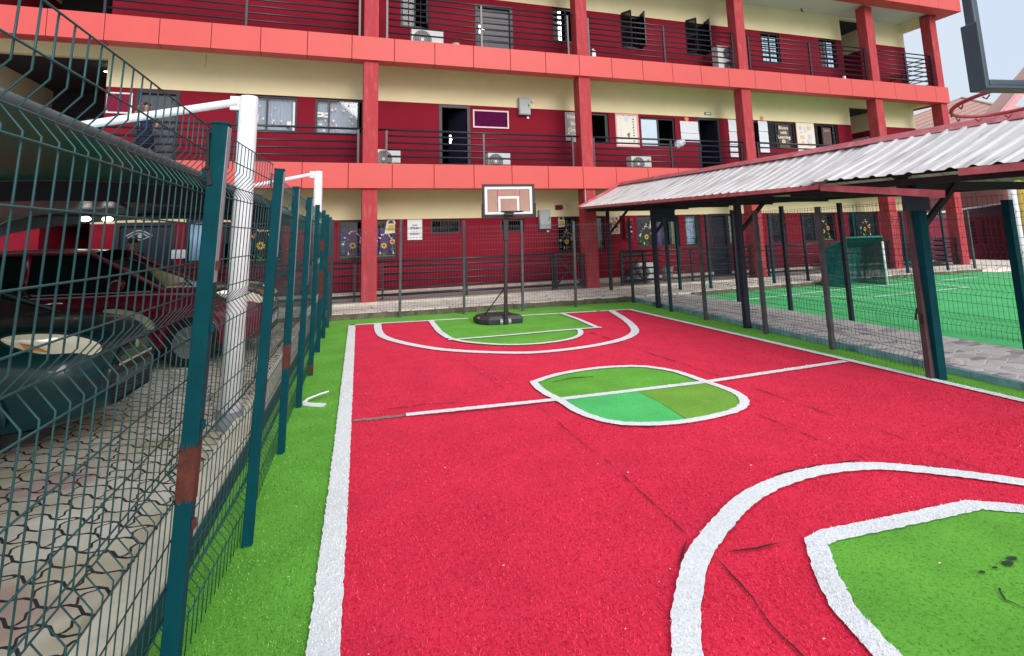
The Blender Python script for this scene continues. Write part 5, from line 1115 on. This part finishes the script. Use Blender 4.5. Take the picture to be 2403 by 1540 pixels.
# ================================================================ cars (built nose towards +x in their own frame)
def car(loc, rz, L, Wd, H, paint, label, hl_amber, gx=0.0):
    t = empty('parked_car', loc, rz, label, 'car')
    hw = Wd/2
    # stations from tail (-L) to nose (0): x, sill z, belt z, half width at sill / shoulder / top edge, hood z
    S_ = [(-L,.42,.62,.70,.78,.66,.88),(-L+.12,.30,.60,.86,.90,.80,1.0),(-L+.7,.22,.60,.97,.99,.90,1.04),(-L*.62,.20,.58,1.0,1.0,.92,1.0),(-L*.40,.20,.58,1.0,1.0,.92,.99),(-1.35,.20,.58,1.0,1.0,.92,.985),(-1.0,.20,.57,1.0,1.0,.88,.975),(-.55,.20,.55,.98,.98,.84,.95),(-.22,.22,.52,.91,.94,.76,.885),(-.07,.25,.49,.76,.82,.62,.80),(0,.30,.47,.52,.58,.44,.70)]
    vs, fs = [], []
    prof_n = 10
    for x, zs, zm, ws, wm, wt, zt in S_:
        pr = [(ws*hw*.93, zs), (ws*hw, zs+.06), (wm*hw, zm), (wm*hw*.985, zm+(zt-zm)*.55), (wt*hw, zt-.015), (wt*hw*.72, zt+.018), (0, zt+.035)]
        ring = pr + [(-a, b) for a, b in reversed(pr[:-1])]
        vs += [(x, y, z) for y, z in ring]; prof_n = len(ring)
    for i in range(len(S_)-1):
        for k in range(prof_n-1): fs.append((i*prof_n+k, i*prof_n+k+1, (i+1)*prof_n+k+1, (i+1)*prof_n+k))
        fs.append((i*prof_n+prof_n-1, i*prof_n, (i+1)*prof_n, (i+1)*prof_n+prof_n-1))
    fs.append(tuple(range(prof_n))); fs.append(tuple((len(S_)-1)*prof_n+k for k in reversed(range(prof_n))))
    b = MB().add(vs, fs).build('body', MAT[paint], t, smooth=True)
    md = b.modifiers.new('sub', 'SUBSURF'); md.levels = 2; md.render_levels = 2
    # greenhouse: glass volume + painted roof + pillars
    zb = .96; x_ws, x_rt, x_rr, x_bk = -.92+gx, -1.95+gx, -3.25+gx, -L+.55
    wb, wr = hw*.90, hw*.68
    gl = [(x_ws,wb*.86,zb+.01),(x_rt,wr,H-.05),(x_rr,wr,H-.05),(x_bk,wb*.85,zb+.03)]
    gv = [(x, y, z) for x, y, z in gl] + [(x, -y, z) for x, y, z in gl]
    # bulge the belt between screen and tail
    mid = [(-1.5+gx,wb,zb),(-3.2+gx,wb,zb)]
    gv += [(x, y, z) for x, y, z in mid] + [(x, -y, z) for x, y, z in mid]
    g = MB().add(gv, [(0,1,5,4),(1,2,6,5),(2,3,7,6),(0,8,1),(8,9,2,1),(9,3,2),(4,5,10),(10,5,6,11),(11,6,7)])
    g.build('windows', MAT['carglass'], t)
    r = MB(); rv = []
    for i in range(7):
        f_ = i/6; x = x_rt+.12+(x_rr-.12-x_rt-.12)*f_; zc = H-.035+.035*math.sin(math.pi*f_)
        rv += [(x, -wr-.015, zc-.03), (x, -wr*.6, zc+.012), (x, 0, zc+.022), (x, wr*.6, zc+.012), (x, wr+.015, zc-.03)]
    r.add(rv, [(i*5+k, i*5+k+1, (i+1)*5+k+1, (i+1)*5+k) for i in range(6) for k in range(4)])
    r.build('roof', MAT[paint], t, smooth=True)
    p = MB()
    for s in (-1, 1):
        p.tube([(x_ws-.02,s*(wb*.87),zb),(x_rt+.1,s*(wr+.01),H-.05),((x_rt+x_rr)/2,s*(wr+.015),H-.035),(x_rr,s*(wr+.01),H-.05),(x_bk,s*wb*.86,zb+.03)], .032, 6)
        p.tube([(-2.45+gx,s*(wb*.985),zb),(-2.50+gx,s*(wr+.012),H-.05)], .035, 6)
    p.build('roof_pillars', MAT[paint], t, smooth=True)
    for s in (-1, 1): MB().tube([(-1.35,s*hw*.935,zb+.01),(-3.3,s*hw*.935,zb+.03)], .008, 5).build('belt_trim', MAT['steelgrey'], t)
    for s in (-1, 1):
        mi = MB().ball((-1.38+gx, s*(hw+.10), zb+.12), .09, .11, .08, 12).build('mirror', MAT[paint], t, smooth=True)
        MB().bar((-1.46+gx,s*(hw+.212),zb+.13),(-1.30+gx,s*(hw+.207),zb+.13),.012,.02).build('mirror_lamp', MAT['chrome'], mi)
        for x in (-2.28, -3.15): MB().tube([(x,s*(hw*.975+.02),.88),(x-.09,s*(hw*.975+.034),.885),(x-.18,s*(hw*.975+.02),.88)], .011, 6).build('door_handle', MAT['chrome'], t, smooth=True)
        # doors drawn by their shut lines, set just proud of the skin
        sl = MB()
        for x in (-1.22, -2.42, -3.45): sl.tube([(x,s*(hw*.985+.006),.30),(x-.02,s*(hw*1.0+.004),.60),(x-.03,s*(hw*.965),.93)], .004, 4)
        sl.build('door_seams', MAT['black'], t)
        for x in (-.86, -L+.95):
            wname = MB().tube([(x, s*(hw-.20), .31), (x, s*(hw+.004), .31)], .31, 28).build('wheel', MAT['tyre'], t, bevel=.02)
            sp = MB().tube([(x, s*(hw+.006), .31), (x, s*(hw+.012), .31)], .20, 24)
            for q in range(10): a = 2*math.pi*q/10; sp.bar((x+math.cos(a)*.03,s*(hw+.016),.31+math.sin(a)*.03),(x+math.cos(a)*.19,s*(hw+.016),.31+math.sin(a)*.19),.03,.012,up=(0,1,0))
            sp.build('rim', MAT['rim'], wname)
            ar = MB(); 
            ar.tube([(x+math.cos(math.pi*q/14)*.355, s*(hw+.0), .31+math.sin(math.pi*q/14)*.355) for q in range(15)], .02, 6); ar.build('wheel_arch', MAT[paint], t, smooth=True)
        # headlamp: almond lens wrapped round the front corner
        lv = []
        for q in range(26):
            a = 2*math.pi*q/26; cx, cz = math.cos(a), math.sin(a)
            ux = -.31+.28*cx; vz = .845+.086*cz*(1+.22*cx)-.075*cx
            k = max(0, min(1, (ux+.80)/.78)); yy = hw*(.965-.33*k**2.0)+.012+.02*(1-abs(cz))
            lv.append((ux, s*yy, vz))
        cen = Vector((-.33, s*(hw*.87+.05), .845)); hm = MB().add(lv+[tuple(cen)], [(q,(q+1)%26,26) for q in range(26)])
        hl = hm.build('headlight', MAT['lamp'], t, smooth=True)
        MB().tube([Vector(v)+Vector((0,s*.002,0)) for v in lv], .009, 5, closed=True).build('headlight_rim', MAT['blacktrim'], hl)
        if hl_amber: MB().add([tuple((Vector(lv[13])*.55+cen*.45)+Vector((0,s*.010,.0))),tuple((Vector(lv[17])*.80+cen*.2)+Vector((0,s*.010,0))),tuple((Vector(lv[20])*.55+cen*.45)+Vector((0,s*.016,0))),tuple(cen*.8+Vector(lv[14])*.2+Vector((0,s*.014,0)))], [(0,1,2,3)]).build('indicator', MAT['amber'], hl)
        else: MB().ball((-.30,s*(hw*.84+.03),.84), .07, .02, .05, 10).build('lamp_bulb', MAT['chrome'], hl, smooth=True)
        fo = MB(); fv = []
        for q in range(18):
            a = 2*math.pi*q/18; ux = -.20+.13*math.cos(a); k = max(0,(ux+.80)/.78); fv.append((ux, s*(hw*(.93-.30*k**2.2)+.022), .345+.048*math.sin(a)))
        fo.poly(fv); fo.build('fog_light', MAT['lamp'], t)
    gr = MB()
    for k in range(5): gr.bar((-.005,-hw*.42,.30+.028*k),(-.005,hw*.42,.30+.028*k),.03,.010)
    gr.box(-.06,.002,-hw*.40,hw*.40,.52,.60); gr.build('grille', MAT['blacktrim'], t)
    MB().tube([(.002,0,.715),(.012,0,.715)], .045, 16).build('badge', MAT['chrome'], t)
    MB().bar((.008,-hw*.44,.60),(.008,hw*.44,.60),.012,.02).build('grille_trim', MAT['chrome'], t)
    if not hl_amber: MB().box(.012,.02,-.25,.25,.40,.50).build('number_plate', MAT['signwhite'], t)
    MB().box(-L+.3,-.35,-hw*.88,hw*.88,.16,.24).build('underbody', MAT['black'], t)
    MB().bar((-.98,-.45,.985),(-1.25,.15,1.06),.02,.015).build('wiper', MAT['black'], t)
    return t
car((-1.93,5.66,.03), 0.0, 4.1, 1.64, 1.46, 'carg', 'dark green car nosed up to the left fence', True)
car((-1.27,8.92,.03), 0.0, 4.6, 1.80, 1.53, 'carr', 'wine red car parked beyond the dark green one', False, -.30)
# ================================================================ people
def skinned(name, verts, edges, radii, mat, parent, sub=2, root=0):
    me = bpy.data.meshes.new(name); me.from_pydata([tuple(v) for v in verts], edges, []); me.update()
    o = bpy.data.objects.new(name, me); C.objects.link(o)
    sk = o.modifiers.new('skin', 'SKIN'); sk.use_smooth_shade = True; sk.branch_smoothing = .3
    for i, r in enumerate(radii):
        v = me.skin_vertices[0].data[i]; v.radius = r if isinstance(r, tuple) else (r, r); v.use_root = (i == root)
    s = o.modifiers.new('sub', 'SUBSURF'); s.levels = sub; s.render_levels = sub
    dg = bpy.context.evaluated_depsgraph_get(); dg.update()
    nm = bpy.data.meshes.new_from_object(o.evaluated_get(dg)); o.modifiers.clear(); o.data = nm; bpy.data.meshes.remove(me)
    nm.materials.clear(); nm.materials.append(mat); nm.polygons.foreach_set('use_smooth', [True]*len(nm.polygons)); o.parent = parent
    return o
def hand(m, wrist, dirv, side, curl=.35):
    """palm and five bent fingers, added to a tube mesh"""
    w, d = Vector(wrist), Vector(dirv).normalized(); s = d.cross(Vector((0,0,1)));  s = s.normalized() if s.length > .1 else Vector((1,0,0)); n = s.cross(d).normalized()
    m.tube([w, w+d*.035, w+d*.075, w+d*.092], [.020,.031,.033,.026], 8)
    for k, (o_, L) in enumerate(((-.024,.060),(-.008,.072),(.008,.068),(.023,.052))):
        b = w+d*.085+s*o_; p1 = b+d*L*.45+n*curl*.01; p2 = b+d*L*.78-n*curl*.035; p3 = b+d*L*.95-n*curl*.07; m.tube([b,p1,p2,p3], [.0085,.008,.0072,.0055], 6)
    b = w+d*.03-s*side*.026; m.tube([b, b+d*.03-s*side*.018, b+d*.058-s*side*.018-n*.012], [.0095,.009,.007], 6)
def person(loc, rz, label, H, shirt, lower, skirt, arms, legs, headturn=0.0, trim=None, hairbun=False):
    t = empty('person', loc, rz, label, 'person'); k = H/1.70
    V = lambda x, y, z: Vector((x*k, y*k, z*k))
    # frame: facing -y; x to the figure's left
    pel, ab, ch, nb, nk = V(0,0,.92), V(0,0,1.08), V(0,-.01,1.27), V(0,0,1.40), V(0,-.005,1.47)
    hd = [V(0,-.012,1.535), V(0,-.01,1.61), V(0,0,1.675)]
    vs = [pel, ab, ch, nb, nk, *hd]; ed = [(0,1),(1,2),(2,3),(3,4),(4,5),(5,6),(6,7)]; ra = [(.155*k,.105*k),(.130*k,.095*k),(.150*k,.105*k),(.085*k,.07*k),.052*k,(.068*k,.082*k),(.074*k,.092*k),(.050*k,.062*k)]
    hands = []
    for s, (el, wr) in zip((1,-1), arms):
        i0 = len(vs); sh_ = V(s*.175,0,1.375); vs += [sh_, V(*el), V(*wr)]; ed += [(3,i0),(i0,i0+1),(i0+1,i0+2)]; ra += [.052*k,.040*k,.027*k]; hands.append((V(*wr), V(*wr)-V(*el), s))
    for s, (kn, an) in zip((1,-1), legs):
        i0 = len(vs); vs += [V(s*.095,0,.86), V(*kn), V(*an), V(an[0],an[1]-.11,.035)]; ed += [(0,i0),(i0,i0+1),(i0+1,i0+2),(i0+2,i0+3)]; ra += [.088*k,.058*k,.038*k,.036*k]
    body = skinned('body', vs, ed, ra, MAT['skin'], t)
    hm = MB()
    for w_, d_, s in hands: hand(hm, w_-d_.normalized()*.01, d_, s)
    ct, st = math.cos(headturn), math.sin(headturn)
    def fp(x, y, z): return V(x*ct-y*st, x*st+y*ct, z)      # face frame, nose towards -y
    hm.tube([fp(0,-.086,1.625), fp(0,-.102,1.598), fp(0,-.112,1.578), fp(0,-.094,1.568)], [.009*k,.013*k,.017*k,.012*k], 7)
    for s in (1,-1): hm.ball(fp(s*.078,.0,1.59), .014*k, .024*k, .034*k, 8)
    hm.ball(fp(0,-.088,1.535), .024*k, .012*k, .008*k, 8)
    # join hands, nose, ears, lips into the one body mesh
    o = hm.build('tmp', MAT['skin'], t, smooth=True); bmm = bmesh.new(); bmm.from_mesh(body.data); bmm.from_mesh(o.data); bmm.to_mesh(body.data); bmm.free(); bpy.data.objects.remove(o)
    body.data.polygons.foreach_set('use_smooth', [True]*len(body.data.polygons))
    e = MB()
    for s in (1,-1): e.ball(fp(s*.030,-.084,1.612), .011*k, .008*k, .007*k, 8, 0); e.ball(fp(s*.030,-.091,1.612), .005*k, .003*k, .005*k, 6, 1)
    e.build('eyes', [MAT['eye'], MAT['black']], t, smooth=True)
    hr_ = MB(); hv = []
    hr_.ball(fp(0,.012,1.648), .088*k, .104*k, .076*k, 14); hr_.ball(fp(0,.045,1.60), .082*k, .072*k, .085*k, 12)
    if hairbun: hr_.ball(fp(0,.12,1.66), .05*k, .05*k, .05*k, 10)
    hr_.build('hair', MAT['hair'], t, smooth=True)
    # shirt with sleeves
    tv = [V(0,0,.90), ab, ch, nb]; te = [(0,1),(1,2),(2,3)]; tr_ = [(.170*k,.120*k),(.146*k,.110*k),(.165*k,.120*k),(.100*k,.082*k)]
    for s, (el, wr) in zip((1,-1), arms):
        i0 = len(tv); a, b_ = V(s*.175,0,1.375), V(*el); tv += [a, a*.35+b_*.65]; te += [(3,i0),(i0,i0+1)]; tr_ += [.068*k,.056*k]
    so = skinned('shirt', tv, te, tr_, MAT[shirt], t)
    if trim:
        m = MB(); m.ball(V(.10,-.115,1.33), .05*k, .014, .05*k, 8); m.ball(V(-.12,-.10,1.34), .045*k, .014, .06*k, 8); m.ball(V(-.03,-.128,1.18), .03*k, .012, .03*k, 8); m.build('shirt_print', MAT[trim], so, smooth=True)
    if skirt: MB().tube([V(0,0,.98),V(0,0,.85),V(0,0,.62),V(0,0,.50)], [.135*k,.185*k,.20*k,.215*k], 18).build('skirt', MAT[lower], t, smooth=True)
    else:
        lv = [V(0,0,.94)]; le = []; lr = [(.165*k,.118*k)]
        for s, (kn, an) in zip((1,-1), legs): i0 = len(lv); lv += [V(s*.098,0,.84), V(*kn), V(an[0],an[1],an[2]+.03)]; le += [(0,i0),(i0,i0+1),(i0+1,i0+2)]; lr += [.102*k,.074*k,.062*k]
        skinned('trousers', lv, le, lr, MAT[lower], t)
    sm_ = MB()
    for s, (kn, an) in zip((1,-1), legs): sm_.ball(V(an[0],an[1]-.055,.045), .045*k, .125*k, .045*k, 10)
    sm_.build('shoes', MAT['shoe'], t, smooth=True)
    return t
person(fac(-3.97,.55,3.28), TB+.35, 'person in a navy top on the middle balcony before the grey door', 1.44, 'blueshirt', 'skirt', True, [((.24,-.05,1.12),(.20,-.22,1.02)),((-.30,-.10,1.24),(-.20,-.24,1.47))], [((.09,-.06,.48),(.10,.02,.08)),((-.09,.02,.48),(-.10,.10,.08))], .2, 'white', True)
person((-4.22,11.9,.118), .75, 'person in dark clothes standing behind the wine red car', 1.60, 'darkshirt', 'trouser', False, [((.26,-.02,1.13),(.05,-.24,1.17)),((-.27,.0,1.12),(-.20,-.20,1.02))], [((.10,-.02,.48),(.11,.02,.08)),((-.10,-.01,.48),(-.11,.02,.08))], .0)
# ================================================================ small goal, poles, neighbours
gl = empty('football_goal', (12.75,11.3,.02), .10, 'small goal with dark green net on the football pitch', 'goal')
MB().tube([(-.70,0,0),(-.70,0,1.27),(.70,0,1.27),(.70,0,1.14)], .03, 8).build('front_frame', MAT['netgreen'], gl, smooth=True)
MB().tube([(.70,0,1.14),(.70,0,.6),(.70,0,0)], .03, 8).build('goal_post', MAT['white'], gl, smooth=True)
MB().tube([(-.70,0,1.24),(-.74,.55,1.0),(-.80,.75,.02),(.88,.75,.02),(.80,.55,1.0),(.70,0,1.24)], .02, 8).tube([(.70,0,.02),(.88,.75,.02)], .018, 6).tube([(-.70,0,.02),(-.80,.75,.02)], .018, 6).build('rear_frame', MAT['netgreen'], gl, smooth=True)
nm = MB()
def netgrid(p00, p10, p01, p11, nu, nv):
    a, b, c, d = map(Vector, (p00, p10, p01, p11))
    for i in range(nu+1): t = i/nu; p, q = a.lerp(b,t), c.lerp(d,t); mid_ = (p+q)/2+Vector((0,.02*math.sin(i),-.02)); nm.tube([p,mid_,q], .0062, 4)
    for j in range(nv+1): t = j/nv; p, q = a.lerp(c,t), b.lerp(d,t); nm.tube([p,q], .0062, 4)
netgrid((-.70,.01,1.26),(.70,.01,1.26),(-.74,.55,1.0),(.80,.55,1.0),44,14); netgrid((-.74,.55,1.0),(.80,.55,1.0),(-.80,.75,.03),(.86,.75,.03),44,28)
netgrid((-.70,.01,1.26),(-.74,.55,1.0),(-.71,.0,.03),(-.80,.75,.03),18,30); netgrid((.70,.01,1.26),(.80,.55,1.0),(.71,.0,.03),(.86,.75,.03),18,30)
nw = nm.build('net', MAT['netgreen'], gl)
MB().add([(-.70,.015,1.25),(.70,.015,1.25),(.80,.555,1.0),(-.74,.555,1.0),(.86,.755,.03),(-.80,.755,.03),(-.71,.015,.03),(.71,.015,.03)], [(0,1,2,3),(3,2,4,5),(0,3,5,6),(1,7,4,2)]).build('net_veil', MAT['netsheet'], nw)
tag(MB().tube([(0,0,0),(0,0,1.2),(0,0,2.25)], .045, 12).build('white_pole', MAT['polewhite'], None, (8.55,5.22,.02), smooth=True), 'slim white pole on the football pitch at the far right', 'pole')
tag(MB().tube([(0,0,0),(0,0,1.2),(0,0,2.3)], .085, 14).build('yellow_pole', MAT['yellowpole'], None, (10.05,6.03,.02), smooth=True), 'yellow pole beside the slim white one on the pitch', 'pole')
bw = empty('boundary_wall', (26,17,0), 0, 'dark red boundary wall with sloping white coping beyond the pitch', 'wall')
MB().box(-5.5,1.6,0,.2,-.03,1.83).build('lower_wall', MAT['redwall'], bw)
MB().add([(-5.5,.02,1.832),(1.6,.02,1.832),(1.6,.02,2.38),(-5.5,.02,1.80),(-5.5,.18,1.832),(1.6,.18,1.832),(1.6,.18,2.38),(-5.5,.18,1.80)], [(0,1,2,3),(4,5,6,7),(3,2,6,7),(1,5,6,2)]).build('upper_wall', MAT['mauve'], bw)
MB().bar((-3.4,.10,1.99),(1.62,.10,2.41),.30,.05).build('coping', MAT['signwhite'], bw)
vb = MB()
for x0 in (-.95,-.35): 
    for k in range(7): vb.box(x0,x0+.28,-.004,-.001,.72+.14*k,.79+.14*k)
vb.build('vent_blocks', MAT['black'], bw)
hs1 = empty('neighbour_house', (33,20,0), 0, 'pink house with pink sheet roof behind the school yard wall', 'house')
MB().add([(-9.4,-.5,0),(3,-.5,0),(3,-.5,4.9),(-9.4,-.5,5.0)], [(0,1,2,3)]).box(-9.3,3,-.4,6,0,4.6).build('wall', MAT['pinkwall'], hs1)
A_, Lf, Rf, Bk = (3.2,4,9.37), (-9.5,4,5.35), (-2.4,-4.2,5.75), (14,-2,6.0)
MB().add([A_,Lf,Rf,Bk,(14,9,6)], [(0,1,2),(0,2,3),(0,3,4)]).build('roof', MAT['pinkroof'], hs1)
rt_ = MB().bar(A_, Lf, .14, .08).bar(Vector(A_)+Vector((-.0,0,.02)), Rf, .14, .08).bar(A_, (14,9,6.05), .14,.08)
for i in range(1, 16):
    t0 = i/16; n_ = Vector((0,-.01,.02))
    rt_.bar(Vector(A_).lerp(Vector(Rf), t0)+n_, Vector(Lf).lerp(Vector(Rf), t0)+n_, .03, .015)
rt_.build('roof_ridges', MAT['pinkseam'], hs1)
hs2 = empty('neighbour_house', (27.5,15,0), 0, 'maroon gabled house with pink verge at the far right', 'house')
MB().add([(-2.6,0,0),(6,0,0),(6,0,9.0),(2.3,0,9.0),(-3.4,0,4.6),(-2.6,0,4.6)], [(0,1,2,3,4,5)]).build('gable_wall', MAT['maroonwall'], hs2)
MB().bar((-4.3,-.25,4.95),(1.9,-.25,9.75),.06,.32).build('verge_board', MAT['pink'], hs2)
MB().add([(-4.4,-.3,5.0),(1.9,-.3,9.9),(1.9,.4,9.9),(-4.4,.4,5.0)], [(0,1,2,3)]).build('roof', MAT['pinkroof'], hs2)
# torn strip of white turf lying by the fence
sv = []
P = [(-.33,6.10,.035),(-.40,6.06,.03),(-.47,6.02,.02),(-.525,5.97,.012),(-.535,5.93,.02),(-.52,5.88,.018),(-.46,5.84,.016),(-.38,5.81,.014),(-.335,5.79,.013)]
for i, p in enumerate(P):
    p = Vector(p); a = Vector(P[max(0,i-1)]); b = Vector(P[min(len(P)-1,i+1)]); d = (b-a).normalized(); n = Vector((-d.y, d.x, 0)).normalized()
    tw = .030; sv += [tuple(p+n*tw*(.6 if 2 < i < 5 else 1)+Vector((0,0,.035 if i < 4 else .006))), tuple(p-n*tw*(.6 if 2 < i < 5 else 1))]
o = MB().add(sv, [(2*i,2*i+1,2*i+3,2*i+2) for i in range(len(P)-1)]).build('turf_strip', MAT['turf_w']); sd = o.modifiers.new('thick','SOLIDIFY'); sd.thickness = .012
tag(o, 'folded strip of white turf lying beside the left fence', 'turf scrap')
rs = random.Random(21); lit = MB()
for i in range(60):
    x, y = rs.uniform(-.5,5.2), rs.uniform(1.9,7); r = rs.uniform(.004,.009); a = rs.uniform(0,6)
    lit.poly([(x+math.cos(a+j*1.6)*r*rs.uniform(.5,1.4), y+math.sin(a+j*1.6)*r*rs.uniform(.3,.8), .0175+rs.uniform(0,.004)) for j in range(4)])
tag(lit.build('paper_specks', MAT['ivory']), 'tiny pale specks of litter scattered on the court', 'litter', kind='stuff')
